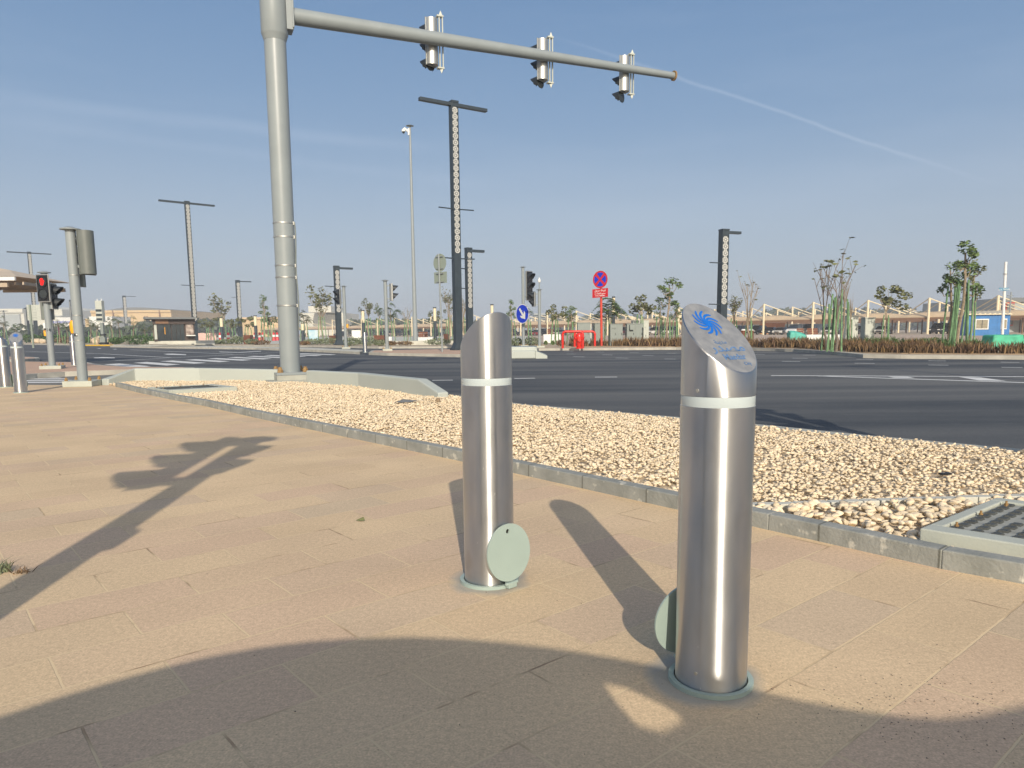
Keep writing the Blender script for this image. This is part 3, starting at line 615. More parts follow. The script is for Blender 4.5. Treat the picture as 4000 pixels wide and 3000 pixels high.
# ------------------------------------------------------------------ bollards
BR, BETA = .095, R(43.5); TB = math.tan(BETA); HC = .933      # radius, slope of the cut, height of its centre
def text3d(name, body, size, mt, parent, org, right, up, align='CENTER', ext=.0004, spacing=1.0, bold=0, squash=1):
    c = bpy.data.curves.new(name, 'FONT'); c.body = body; c.size = size; c.extrude = ext; c.align_x = align; c.align_y = 'CENTER'; c.space_character = spacing
    c.offset = bold
    c.materials.append(mt); o = bpy.data.objects.new(name, c); C.objects.link(o); o.parent = parent
    r = Vector(right).normalized(); u = Vector(up).normalized(); n = r.cross(u)
    Mx = Matrix(((r.x*squash, u.x, n.x, org[0]), (r.y*squash, u.y, n.y, org[1]), (r.z*squash, u.z, n.z, org[2]), (0, 0, 0, 1)))
    bpy.context.view_layer.update()
    me = bpy.data.meshes.new_from_object(o.evaluated_get(bpy.context.evaluated_depsgraph_get())); bpy.data.objects.remove(o)
    o = bpy.data.objects.new(name, me); C.objects.link(o); o.parent = parent; o.matrix_local = Mx; return o
def make_bollard(label, loc, rz, plate=True, full=True, plate_open=R(6)):
    """local +X is the side the cut slopes down to; the hinged socket lid stands on that side"""
    t = thing('bollard', label, 'bollard', loc, rz, 'stainless steel bollards along the paving')
    n = 96 if full else 40
    MB().lathe([(0, .004), (BR, .004), (BR, .757), (BR-.004, .759), (0, .759)], n).build('lower_tube', M['steel'], t, smooth=True)
    MB().lathe([(0, .757), (BR-.0012, .757), (BR-.0008, .7595), (BR-.0008, .7815), (BR-.0012, .784), (0, .784)], n).build('light_band', M['band'], t, smooth=True)
    # slanted head
    b = MB(); k = []
    for j in range(n):
        a = 2*PI*j/n; x, y = BR*math.cos(a), BR*math.sin(a); zt_ = HC-TB*x
        b.v += [(x, y, .7845), (x, y, zt_-.003), (x*.975, y*.975, HC-TB*x*.975+.0002)]
    for j in range(n):
        q = (j+1) % n; b.f += [(3*j, 3*q, 3*q+1, 3*j+1), (3*j+1, 3*q+1, 3*q+2, 3*j+2)]
    b.f.append(tuple(3*j for j in range(n))[::-1])
    b.build('slanted_head', M['steel'], t, smooth=True)
    c = MB(); c.v = [(BR*.975*math.cos(2*PI*j/n), BR*.975*math.sin(2*PI*j/n), HC-TB*BR*.975*math.cos(2*PI*j/n)+.0004) for j in range(n)]; c.f = [tuple(range(n))]
    cap = c.build('cap_plate', M['cap'], t)
    R_ = Vector((0, 1, 0)); U_ = Vector((-math.cos(BETA), 0, math.sin(BETA))); Nn = R_.cross(U_)
    if Nn.z < 0: Nn = -Nn
    def cp(r, u, h=.0009): return Vector((0, 0, HC))+R_*r+U_*u+Nn*h
    # swirl emblem: curved arms turning round a hub
    em = MB(); cu, cr0 = .052, -.006; na = 11
    for i in range(na):
        a0 = 2*PI*i/na; pl, pr = [], []
        def ctr(f): rad = .009+.033*f; an = a0-1.05*f; return Vector((rad*math.cos(an), rad*math.sin(an)))
        for s in range(11):
            f = s/10; c = ctr(f); d = (ctr(f+.02)-ctr(f-.02)).normalized(); wv = .0066*(.75+.35*math.sin(f*PI))*(1 if f < .95 else .7); nn = Vector((-d.y, d.x))*wv/2
            hz_ = .0009+.0001*(i % 2)
            pl.append(cp(cr0+c.x-nn.x, cu+(c.y-nn.y)*1.12, hz_)); pr.append(cp(cr0+c.x+nn.x, cu+(c.y+nn.y)*1.12, hz_))
        em.add(pl+pr, [(s, s+1, 11+s+1, 11+s) for s in range(10)])
    em.add([cp(cr0+.0125*math.cos(2*PI*j/24), cu+.0135*math.sin(2*PI*j/24), .00135) for j in range(24)], [tuple(range(24))])
    em.build('emblem', M['emblem'], cap)
    if full:
        text3d('lettering', '\uFE94\uFEE8\uFEF3\uFEAA\uFEE3', .018, M['faded'], cap, cp(-.012, -.020), R_, U_, squash=1.1)
        text3d('lettering', '\uFEAD\uFEAA\uFEBC\uFEE3', .040, M['faded'], cap, cp(.0, -.041), R_, U_, squash=1.25, bold=.0006)
        text3d('lettering', 'Masdar', .027, M['faded'], cap, cp(.0, -.074), R_, U_, squash=.98, bold=.0004)
        text3d('lettering', 'City', .015, M['faded'], cap, cp(.028, -.098), R_, U_)
        for (az, z) in ((R(-78), .80), (R(-70), .055)):
            p = Vector((math.cos(az), math.sin(az), 0)); sc = MB(); q = p*BR; q.z = z
            sc.disc(q-p*.001, p, .0048, .002, 20); sc.build('screw', M['silver'], t)
    MB().lathe([(BR+.004, .0), (BR+.004, .012), (BR+.018, .012), (BR+.018, 0)], n).build('base_ring', M['mint'], t, smooth=True)
    if plate:
        h = MB(); h.box((BR+.027, 0, .014), (.022, .042, .022)); h.tube([(BR+.03, -.03, .020), (BR+.03, .03, .020)], .006, 10); h.build('hinge', M['mint'], t, bevel=.002)
        # the round lid stands up on its hinge, leaning to the tube
        pr_ = .1075; lid = MB(); nn = 56; hole = (0.0, pr_*1.72)
        tl = plate_open; cx0 = BR+.026
        outer = []; 
        for j in range(nn):
            a = 2*PI*j/nn-PI/2; outer.append((pr_*math.cos(a), .028+pr_+pr_*math.sin(a)))
        hc_, hr = (.0, .028+pr_*1.74), .0085
        inner = [(hc_[0]+hr*math.cos(2*PI*j/nn-PI/2), hc_[1]+hr*math.sin(2*PI*j/nn-PI/2)) for j in range(nn)]
        def lp(y, s, d): return (cx0-math.sin(tl)*(s-.02)+d*math.cos(tl), y, .02+math.cos(tl)*(s-.02)+d*math.sin(tl))
        for d in (0, .006):
            lid.v += [lp(*p, d) for p in outer]+[lp(*p, d) for p in inner]
        for j in range(nn):
            q = (j+1) % nn
            lid.f += [(j, q, nn+q, nn+j), (2*nn+j, 3*nn+j, 3*nn+q, 2*nn+q), (j, 2*nn+j, 2*nn+q, q), (nn+j, nn+q, 3*nn+q, 3*nn+j)]
        lid.build('socket_lid', M['mint'], t, smooth=True, sharp=30)
    return t
AZ_A = math.atan2(-.857, .515)
b1 = make_bollard('nearest steel bollard with the blue swirl emblem and worn lettering on its slanted top', BA, AZ_A, plate=False)
# its lid stands on the far side
def lid_only(t, az):
    src = make_bollard('x', (0, 0, 0), 0)
    for o in [o for o in C.objects if o.parent == src]:
        if o.name.split('.')[0] in ('hinge', 'socket_lid'):
            o.parent = t; o.rotation_euler = (0, 0, az)
        else:
            for ch in [c for c in C.objects if c.parent == o]: bpy.data.objects.remove(ch)
            bpy.data.objects.remove(o)
    bpy.data.objects.remove(src)
lid_only(b1, R(172))
b2 = make_bollard('second steel bollard seen from its high side, round mint lid standing at its front', BB, AZ_A+PI, plate=False)
lid_only(b2, R(193))
bs = [('right one of the two steel bollards at the left edge, blue emblem on top', G(83, 1534), AZ_A+R(-2), R(185)),
      ('leftmost steel bollard, cut off by the left edge, mint lid at its right', G(24, 1512), AZ_A+PI-R(100), R(40))]
for lab, p, az, la_ in bs:
    q = make_bollard(lab, p, az, plate=False, full=False); lid_only(q, la_)
q = make_bollard('steel bollard on the island, close left of the domed signal pole', G(292, 1428), AZ_A+PI+R(35), plate=False, full=False)
q = make_bollard('small distant steel bollard at the end of the pale median strip', G(1427, 1377), AZ_A+PI+R(10), plate=False, full=False)

# ------------------------------------------------------------------ signal heads
def head_mesh(t, n, w_=.30, h_=None, back='silver', lit=None, body='black', vis=True, z0=0, y0=0, x0=0, rz=0, depth=.13, name='signal_head', rim='silver', vlen=.26):
    """lamps face local +Y; returns part (Empty-free mesh) with sub parts"""
    p = .34; h_ = h_ or p*n+.06
    Mz = Matrix.Translation((x0, y0, z0)) @ Matrix.Rotation(rz, 4, 'Z')
    b = MB(); hw = w_/2
    # rounded back shell
    prof = [(-hw, 0)]+[(-hw*math.cos(a), -depth*math.sin(a)) for a in [PI*j/12 for j in range(1, 12)]]+[(hw, 0)]
    b.prism(prof, -h_/2, h_/2)
    hd = b.build(name, M[back], t, smooth=True); hd.matrix_local = Mz
    f = MB(); f.box((0, .012, 0), (w_+.03, .02, h_+.03)); f.build('face_frame', M[rim], hd, bevel=.006)
    f = MB(); f.box((0, .03, 0), (w_-.03, .016, h_-.03)); f.build('lamp_panel', M[body], hd)
    for i in range(n):
        z = h_/2-.03-p*(i+.5)
        MB().disc((0, .039, z), (0, 1, 0), .125, .006, 28).build('lens', M['lens'], hd)
        if vis:
            v = MB(); r0 = .138; m = 20
            for j in range(m+1):
                a = -R(42)+R(264)*j/m; ln = vlen*(.40+.60*max(0, math.sin(a))**.8) if math.sin(a) > -.3 else vlen*.18
                for rr in (r0, r0-.007):
                    v.v += [(rr*math.cos(a), .038, z+rr*math.sin(a)), (rr*math.cos(a)*.98, .038+ln, z+rr*math.sin(a)*.98-.02)]
            for j in range(m):
                k = 4*j; v.f += [(k, k+4, k+5, k+1), (k+2, k+3, k+7, k+6), (k+1, k+5, k+7, k+3), (k, k+2, k+6, k+4)]
            v.build('visor', M['visor'], hd, smooth=True)
        if lit == i:
            hnd = MB()
            pts = [(-.030, -.085), (.034, -.085), (.040, -.040), (.070, .012), (.062, .026), (.040, .004), (.040, .070), (.026, .072), (.023, .020), (.017, .088), (.002, .089), (.0, .022), (-.010, .085), (-.024, .083), (-.022, .018), (-.034, .066), (-.047, .062), (-.042, -.03)]
            hnd.plate([(x, .047, z+y) for x, y in [(-a*1.15, c*1.12) for a, c in pts]], (0, 1, 0), .004).build('lit_red_hand', M['hand'], hd)
    return hd
def cap_lid(t, r, z, mt='grey'):
    MB().lathe([(0, z+r*.62), (r*.6, z+r*.55), (r*1.1, z+r*.33), (r*1.72, z+.02), (r*1.72, z), (r*.9, z), (r*.9, z-.02)], 28).build('pole_cap', M[mt], t, smooth=True)
def footing(t, s, h, rz=0, bolts=True, mt='conc2'):
    MB().box((0, 0, h/2), (s, s, h), rz).build('footing', M[mt], t, bevel=.01)
    if bolts:
        for k in range(4):
            a = rz+PI/4+k*PI/2; x, y = s*.56*math.cos(a), s*.56*math.sin(a)
            MB().lathe([(0, h), (.033, h), (.033, h+.035), (.022, h+.045), (.022, h+.065), (0, h+.068)], 6, (x, y, 0)).build('anchor_bolt', M['rust'], t)
def signal_pole(label, loc, H, r, foot=.4, fh=.12, rz=0, grp='signal poles'):
    t = thing('signal_pole', label, 'signal pole', loc, 0, grp)
    MB().tube([(0, 0, fh*.9), (0, 0, H-.02)], r, 28).build('pole', M['grey'], t, smooth=True, sharp=50); cap_lid(t, r*1.15, H)
    if foot: footing(t, foot, fh, rz)
    return t
# left pole with back-to-back head and yellow button
P = G(326, 1508); H = HT(264, 898, P.y)
t = signal_pole('domed grey signal pole with a yellow push button, left of the low wall', P, H, .088, .52, .11, R(8))
hd = head_mesh(t, 2, w_=.28, h_=.80, back='headback', z0=HT(350, 985, P.y), x0=.235, y0=.06, rz=R(62), depth=.15, vlen=.20, rim='headback')
head_mesh(t, 2, w_=.20, h_=.72, z0=HT(258, 1040, P.y), x0=.02, y0=.17, rz=R(75), back='headback', vlen=.16, depth=.05)
for py in (935, 1040): MB().box((.10, .02, HT(350, py, P.y)), (.12, .05, .05)).build('bracket', M['grey'], t)
pb = MB(); pb.lathe([(0, -.13), (.055, -.12), (.07, -.04), (.07, .06), (.05, .12), (0, .13)], 16, (-.105, .03, HT(283, 1277, P.y))).build('push_button', M['yellow'], t, smooth=True)
for py in (1075, 1232, 1329): z = HT(300, py, P.y); MB().lathe([(.09, z-.008), (.0935, z-.006), (.0935, z+.006), (.09, z+.008)], 28).build('strap', M['silver'], t, smooth=True)
MB().box((-.008, -.0905, HT(305, 1308, P.y)), (.058, .008, .052)).build('sticker', M['black'], t)
MB().box((.012, -.0955, HT(305, 1307, P.y)), (.026, .003, .028)).build('sticker', M['white'], t)
# pedestrian signal with the red hand
P = G(206, 1441); H = HT(166, 1066, P.y)
t = signal_pole('grey pedestrian signal pole on the island showing a red hand', P, H, .088, .55, .10, R(20))
hd = head_mesh(t, 2, w_=.38, h_=.76, back='silver', lit=0, z0=HT(184, 1127, P.y), y0=-.16, x0=.05, rz=R(180-10), depth=.08, vis=False)
for zc in (.175, -.175): MB().tube([(.15*math.cos(a), .055, zc+.15*math.sin(a)) for a in [2*PI*j/24 for j in range(25)]], .012, 6).build('lens_ring', M['black'], hd, smooth=True)
hd = head_mesh(t, 2, w_=.34, h_=.72, back='grey', z0=HT(215, 1157, P.y), x0=.14, y0=.12, rz=R(-82), depth=.12, vlen=.24)
hd = head_mesh(t, 3, w_=.32, h_=1.05, back='greyd', z0=HT(160, 1175, P.y), x0=-.14, y0=.20, rz=R(30), depth=.14, vis=False)
MB().lathe([(0, -.09), (.045, -.08), (.05, .05), (.035, .085), (0, .09)], 12, (-.115, 0, HT(176, 1301, P.y))).build('push_button', M['yellow'], t, smooth=True)
MB().box((-.10, -.03, HT(176, 1272, P.y)), (.05, .05, .16)).build('button_sign', M['white'], t)
text3d('lettering', 'P14', .13, M['black'], t, (0.0, -.0885, HT(195, 1289, P.y)), (1, 0, 0), (0, 0, 1), ext=.001)
# far poles
def far_signal(label, bx, by, tx, ty, hx, hy0, hy1, side, n, vis_rz, btn=False, r=.095, dx=.26):
    P = G(bx, by); H = HT(tx, ty, P.y); t = signal_pole(label, P, H, r, .5, .12, R(15), 'signal poles')
    z = (HT(hx, hy0, P.y)+HT(hx, hy1, P.y))/2; hh = HT(hx, hy0, P.y)-HT(hx, hy1, P.y)
    sc_ = hh/(.34*n+.06); hd = head_mesh(t, n, w_=.32, back='silver', z0=z, x0=side*dx, y0=.0, rz=vis_rz, depth=.12, vlen=.24); hd.scale = (sc_,)*3
    for q in (.38, -.38): MB().box((side*dx*.5, 0, z+hh*q), (dx*.9, .05, .05)).build('bracket', M['grey'], t)
    if btn: MB().lathe([(0, -.12), (.06, -.11), (.07, .06), (.04, .11), (0, .12)], 12, (.15, -.04, HT(bx, 1273, P.y))).build('push_button', M['yellow'], t, smooth=True)
    return t
far_signal('signal pole with two black visors turned right, left of the tall camera pole', 1513, 1371, 1503, 1097, 1536, 1108, 1175, 1, 2, R(-80), dx=.36)
far_signal('signal pole with two lamps turned left and a yellow button, right of the mast', 1352, 1363, 1341, 1119, 1320, 1130, 1190, -1, 2, R(130), True, dx=.34)
t = far_signal('grey signal pole with three black visored lamps above the round blue sign', 2045, 1356, 2033, 1044, 2058, 1060, 1173, 1, 3, R(-135), dx=.38)
P = G(2045, 1356)
# blue keep-right sign
def disc_sign(t, P, px, py, rx, ry, back=False):
    pass
Y = P.y-.45; c = D(2041, 1226, Y)-P; rr = (HT(2041, 1188, Y)-HT(2041, 1264, Y))/2
sg = thing('round_sign', 'round blue sign with a white arrow pointing down right', 'road sign', P); nrm = Vector((-.74, -.67, 0)).normalized()
MB().disc(c, nrm, rr, .012, 40).build('sign_rim', M['white'], sg)
MB().disc(c+nrm*.013, nrm, rr*.93, .003, 40).build('sign_face', M['bsign'], sg)
ur = Vector((0, 0, 1)).cross(nrm).normalized(); uz = Vector((0, 0, 1))
def on(u, v, d=.018): return c+nrm*d+ur*u*rr+uz*v*rr
a = [(-.48, .50), (-.32, .62), (.12, -.02), (.14, .22), (.47, -.0), (.47, -.64), (-.22, -.64), (-.02, -.40), (-.14, -.28), (-.10, -.20)]
dv = Vector((.52, -.855)); dn = Vector((.855, .52))
def al(s, w): return (dv.x*s+dn.x*w, dv.y*s+dn.y*w)
dv = Vector((.62, -.785)); dn = Vector((.785, .62)); arrow = [al(-.70, -.12), al(-.70, .12), al(.16, .12), al(-.08, .40), al(.20, .42), al(.70, 0), al(.20, -.42), al(-.08, -.40), al(.16, -.12)]
MB().plate([on(*q) for q in arrow], nrm, .003).build('arrow', M['white'], sg)
for q in (.2, -.2): MB().box((c.x*.5-.02, c.y*.5, c.z+q), (.05, .5, .05)).build('bracket', M['grey'], sg)
t = far_signal('slim grey signal pole with small white camera mast, just right of the blue sign', 2108, 1358, 2107, 1132, 2088, 1142, 1197, -1, 2, R(112), dx=.36)
P = G(2108, 1358); H = HT(2107, 1132, P.y)
MB().tube([(0, 0, H), (0, 0, H+.45)], .03, 8).build('camera_mast', M['grey'], t, smooth=True)
MB().lathe([(0, H+.42), (.08, H+.44), (.10, H+.55), (.05, H+.64), (.02, H+.72), (0, H+.74)], 14).build('camera_dome', M['white'], t, smooth=True)

# ------------------------------------------------------------------ the big mast with its arm
P = G(1137, 1492); mast = thing('signal_mast', 'large grey signal mast with a long tapering arm over the road', 'signal mast', P)
fz = HT(1137, 1484, P.y-.25)
F0 = MB().box((0, 0, .03), (.95, .95, .05), R(28)); F0.build('footing_slab', M['conc'], mast, bevel=.01)
MB().box((0, 0, .09), (.64, .64, .12), R(28)).build('footing', M['conc'], mast, bevel=.01)
MB().box((0, 0, .178), (.64, .64, .05), R(28)).build('base_plate', M['grey'], mast, bevel=.004)
for k in range(4):
    a = R(28)+PI/4+k*PI/2; x, y = .34*math.cos(a), .34*math.sin(a)
    MB().lathe([(0, .205), (.062, .206), (.055, .215), (.052, .26), (.035, .285), (.035, .31), (0, .315)], 6, (x, y, 0)).build('anchor_bolt', M['rust'], mast)
AZ = HT(1120, 48, P.y)
topx = D(1068, 60, P.y).x-P.x
dxp = (D(1073.5, 145, P.y).x-P.x)/(HT(1073, 145, P.y))        # the mast leans a touch
def ax(z): return Vector((dxp*z, 0, z))
rb, rt = .190, .190
MB().tube([ax(.19), ax(3.0), ax(AZ-.35)], [.192, .197, .200], 48).build('mast_pole', M['grey'], mast, smooth=True, sharp=50)
MB().tube([ax(AZ-.52), ax(AZ-.42), ax(AZ-.40), ax(AZ+.45), ax(AZ+.5)], [.203, .235, .245, .245, .2], 48).build('arm_socket', M['grey'], mast, smooth=True)
b = MB(); ps = ax(AZ)
ang = math.atan2(18.1-P.y, 3.75-(P.x+ps.x)); dirA = Vector((math.cos(ang), math.sin(ang), 0))
b.box((ps.x+dirA.x*.27, dirA.y*.27, AZ+.02), (.12, .30, .66), ang)
b.box((ps.x+dirA.x*.33, dirA.y*.33, AZ+.02), (.03, .38, .60), ang); b.build('arm_flange', M['grey'], mast, bevel=.01)
zt_ = AZ; LA = (Vector((3.75, 18.1, 0))-Vector((P.x+ps.x, P.y, 0))).length
tipz = HT(2630, 296, 18.1)
q0 = ps+dirA*.30; q1 = ps+dirA*LA; q1.z = tipz; q0.z = HT(1130, 62, P.y+dirA.y*.3)
ad = (q1-q0)
MB().tube([q0, q0+ad*.4, q0+ad*.61, q0+ad*.615, q1], [.150, .127, .112, .106, .078], 32).build('arm', M['grey'], mast, smooth=True, sharp=50)
an = ad.normalized()
MB().tube([q1-an*.005, q1+an*.03], [.115, .115], 24).build('arm_end_cap', M['rust'], mast)
for (px, py) in ((1144, 873), (1146, 927), (1150, 1038), (1151, 1084), (1158, 1194)):
    z = HT(px, py, P.y); c = ax(z); sp_ = MB().lathe([(.199, -.014), (.205, -.012), (.205, .012), (.199, .014)], 40, tuple(c)).build('strap', M['silver'], mast, smooth=True)
    MB().box((c.x+.205, -.02, z), (.03, .05, .06)).build('buckle', M['silver'], sp_)
ca = MB(); ca.tube([ax(z)+Vector((.222+.010*math.sin(z*5), -.03, 0)) for z in [HT(1150, 870, P.y)-i*.13 for i in range(17)]], .012, 8); ca.build('cable', M['greyd'], mast, smooth=True)
for tt, px, pyt, pyb in ((None, 1697, 28, 262), (None, 2134, 112, 322), (None, 2456, 180, 368)):
    # find the arm parameter in column px
    lo, hi = 0, 1
    for _ in range(40):
        m_ = (lo+hi)/2; w_ = P+q0+ad*m_; v = cam.matrix_world.inverted() @ w_; x = CX+F_*v.x/-v.z
        if x < px: lo = m_
        else: hi = m_
    a = q0+ad*lo; w_ = P+a; off = Vector((-dirA.y, dirA.x, 0))*.24
    z = (HT(px, pyt+18, w_.y)+HT(px, pyb-10, w_.y))/2; hh = HT(px, pyt+32, w_.y)-HT(px, pyb-18, w_.y)
    hz_ = head_mesh(mast, 3, w_=.27, h_=hh, back='silver', z0=z, x0=a.x+off.x, y0=a.y+off.y, rz=ang+R(28), depth=.15, vlen=.24)
    br = MB(); ins = Vector((-dirA.y, dirA.x, 0)); g0 = a+dirA*.13
    for s in (.03, .10): br.box((g0.x+dirA.x*s+ins.x*.16, g0.y+dirA.y*s+ins.y*.16, z), (.022, .03, hh+.10), ang)
    for zz in (z+hh/2+.06, z-hh/2-.05):
        br.box((g0.x+dirA.x*.05+ins.x*.18, g0.y+dirA.y*.05+ins.y*.18, zz), (.14, .10, .03), ang)
        s = 1 if zz > z else -1; c = g0+dirA*.065+ins*.16; br.add([(c.x-.045, c.y-.01, zz), (c.x+.045, c.y-.01, zz), (c.x, c.y-.01, zz+s*.11), (c.x-.045, c.y+.02, zz), (c.x+.045, c.y+.02, zz), (c.x, c.y+.02, zz+s*.11)], [(0, 1, 2), (3, 5, 4), (0, 2, 5, 3), (1, 4, 5, 2), (0, 3, 4, 1)])
    br.build('mounting_frame', M['cabl'], mast)

# ------------------------------------------------------------------ lattice lamp posts
def lattice(mbx, w_, z0, z1, y):
    """star and hexagon lattice as open metalwork panel; white rings over a dark field"""
    cell = w_; n = max(1, int((z1-z0)/cell)); cell = (z1-z0)/n
    for i in range(n):
        c = z0+cell*(i+.5); r = w_*.5
        # petals: 8 little plates round a centre
        mbx.add([(r*.30*math.cos(a), y, c+cell*.5*.34*math.sin(a)) for a in [2*PI*j/8 for j in range(8)]], [tuple(range(8))])
        for j in range(8):
            a = 2*PI*(j+.5)/8
            q = []
            for (rr, da) in ((.46, -.30), (.46, .30), (1.04, .33), (1.04, -.33)):
                q.append((w_*.5*rr*math.cos(a+da), y, c+cell*.5*rr*math.sin(a+da)))
            mbx.add(q, [(0, 1, 2, 3)])
def lamp_post(label, loc, H, arms='T', w_=.50, arm=2.0, rz=0, zp=None, banner=((.55, 1), (.38, 1)), latt=(.28, .97), detail=True, d_=.32, grp=None):
    t = thing('lamp_post', label, 'lamp post', loc, rz, grp or ('double armed lattice lamp posts' if arms == 'T' else 'single armed lattice lamp posts'))
    # column: dark U section with a recessed lattice panel on the front (-Y) face
    MB().bx(-w_/2, -w_/2+.03, -d_/2, d_/2, .25, H).build('column', M['lamp'], t, bevel=.008)
    z0, z1 = H*latt[0], H*latt[1]; x0, x1 = -w_/2+.03, w_/2
    fr = MB(); fr.bx(x0+.002, x1, -d_/2+.02, d_/2, .25, z0); fr.bx(x0+.002, x1, -d_/2+.02, d_/2, z1, H); fr.bx(x1-.03, x1, -d_/2+.02, d_/2, z0+.002, z1-.002); fr.bx(x0+.002, x1-.037, -d_/2+.06, d_/2-.02, z0+.002, z1-.002)
    fr.build('panel_housing', M['lamp'], t)
    la__ = MB(); lattice(la__, (x1-x0)-.04, z0+.02, z1-.02, 0)
    la__.v = [(v[0]+(x0+x1)/2-.012, -d_/2+.045, v[2]) for v in la__.v]
    la__.build('lattice_panel', M['lattice'], t)
    MB().box((0, 0, .06), (w_*1.9, w_*1.4, .12)).build('base_plate', M['lamp'], t, bevel=.01)
    k = MB(); k.add([(-w_*.8, -w_*.6, .12), (w_*.8, -w_*.6, .12), (w_*.8, w_*.6, .12), (-w_*.8, w_*.6, .12), (-w_*.5, -d_*.5, .42), (w_*.5, -d_*.5, .42), (w_*.5, d_*.5, .42), (-w_*.5, d_*.5, .42)], [(0, 1, 5, 4), (1, 2, 6, 5), (2, 3, 7, 6), (3, 0, 4, 7), (4, 5, 6, 7)]).build('base_skirt', M['lamp'], t)
    aw = .30 if arms == 'T' else .22
    MB().bx(w_/2 if 0 else 0, arm, -.13, .13, H-.16, H-.003).build('lamp_arm', M['lamp'], t, bevel=.01)
    if arms == 'T': MB().bx(-arm*.98, -w_*.3, -.13, .13, H-.17, H-.004).build('lamp_arm', M['lamp'], t, bevel=.01)
    MB().bx(-w_/2-.01, w_/2+.01, -d_/2-.01, d_/2+.01, H, H+.10).build('top_cap', M['lamp'], t)
    for (f, sides) in banner:
        for s in ((-1, 1) if sides == 2 else (-1,)):
            MB().tube([(s*w_*.3, -d_*.3, H*f), (s*(w_*.5+.85), -d_*.3, H*f+.02)], .032, 8).build('banner_arm', M['lamp'], t)
    return t
def lamp(label, bx, by, ty, tx, arms, rz, w_px, axl, axr=None, banner=(), H=None, latt=(.28, .97), Y=None):
    P = G(bx, by) if Y is None else GX(bx, Y); H = H or HT(tx, ty, P.y); s = P.y/F_
    return lamp_post(label, P, H, arms, w_px*s*.78, axl*s*1.03, rz, banner=banner, latt=latt, d_=w_px*s*.74)
lamp('tallest double armed lattice lamp post, right of the sign backs', 1790, 1368, 403, 1771, 'T', R(33), 36, 138, banner=((.58, 2), (.38, 2)), latt=(.40, .985))
lamp('double armed lattice lamp post beside the dark kiosk', 766, 1346, 790, 727, 'T', R(40), 21, 98, banner=((.42, 2), (.15, 2)), latt=(.17, .985))
lamp('double armed lattice lamp post above the tan shelter roof at the far left', 146, 1338, 986, 127, 'T', R(42), 15, 70, latt=(.34, .985), banner=((.36, 2),))
lamp('single armed lattice lamp post left of the mast, in front of the planting', 941, 1330, 1097, 926, 'L', R(38), 18, 50, banner=((.72, 1), (.35, 1)), latt=(.33, .97))
lamp('single armed lattice lamp post in front of the ochre building', 497, 1322, 1156, 491, 'L', R(40), 14, 40, banner=((.72, 1),), latt=(.35, .97))
lamp('single armed lattice lamp post behind the signal pole right of the mast', 1326, 1348, 1043, 1316, 'L', R(32), 25, 62, banner=((.75, 1), (.40, 1)), latt=(.42, .96))
lamp('single armed lattice lamp post close behind the tallest lamp post', 1835, 1350, 974, 1822, 'L', R(33), 29, 66, banner=((.80, 1), (.60, 1)), latt=(.40, .97), Y=48)
lamp('single armed lattice lamp post behind the nearest bollard', 2818, 1352, 902, 2825, 'L', R(20), 38, 72, banner=((.72, 1), (.36, 1)), latt=(.36, .955), Y=46)
lamp('slim far lamp post behind the tall left signal pole', 283, 1310, 1173, 270, 'L', 0, 5, 7, Y=150)
lamp('slim far single armed lamp post left of the sign back', 113, 1318, 1203, 101, 'L', R(180), 7, 10, Y=120)
lamp('far double armed lamp post beside the left hangar', 22, 1290, 1214, 17, 'T', 0, 5, 14, Y=200)
lamp('slim far lattice lamp post right of the pedestrian signal', 208, 1330, 1190, 196, 'L', 0, 7, 30, Y=110)

# tall camera pole
Pc = G(1622, 1341); Pc = GX(1622, 60); H = HT(1601, 492, 60)
t = thing('camera_pole', 'very tall slim pale pole with a white camera dome on top', 'camera pole', Pc)
lx = (D(1601, 492, 60).x-Pc.x)/H
ax2 = lambda z: Vector((lx*z, 0, z))
MB().tube([ax2(.2), ax2(2.4), ax2(2.6), ax2(H-.05)], [.22, .185, .17, .075], 24).build('pole', M['grey'], t, smooth=True)
MB().lathe([(0, .12), (.28, .02), (.32, 0), (.07, -.03)], 20, tuple(ax2(H))).build('pole_cap', M['greyd'], t, smooth=True)
MB().box((0, 0, .1), (.8, .8, .2)).build('footing', M['concl'], t, bevel=.01)
c = ax2(H-.35)
MB().tube([c+Vector((-.05, 0, -.15)), c+Vector((-.45, 0, .2)), c+Vector((-.52, 0, .1))], [.10, .07, .07], 10).box((c.x-.1, 0, c.z-.1), (.12, .2, .5)).build('camera_arm', M['white'], t)
dm = MB().lathe([(0, .14), (.10, .12), (.15, 0), (.15, -.08)], 16, (c.x-.52, 0, c.z)).build('camera_housing', M['white'], t, smooth=True)
MB().lathe([(.13, -.08), (.11, -.16), (.05, -.22), (0, -.24)], 16, (c.x-.52, 0, c.z)).build('camera_glass', M['glass'], dm, smooth=True)
o = MB().bx(-3.1, 3.4, -.9, .9, 0, .32).build('planter_wall', M['concl'], loc=GX(1622, 58.5)); tag(o, 'low pale concrete wall at the foot of the tall camera pole', 'wall')

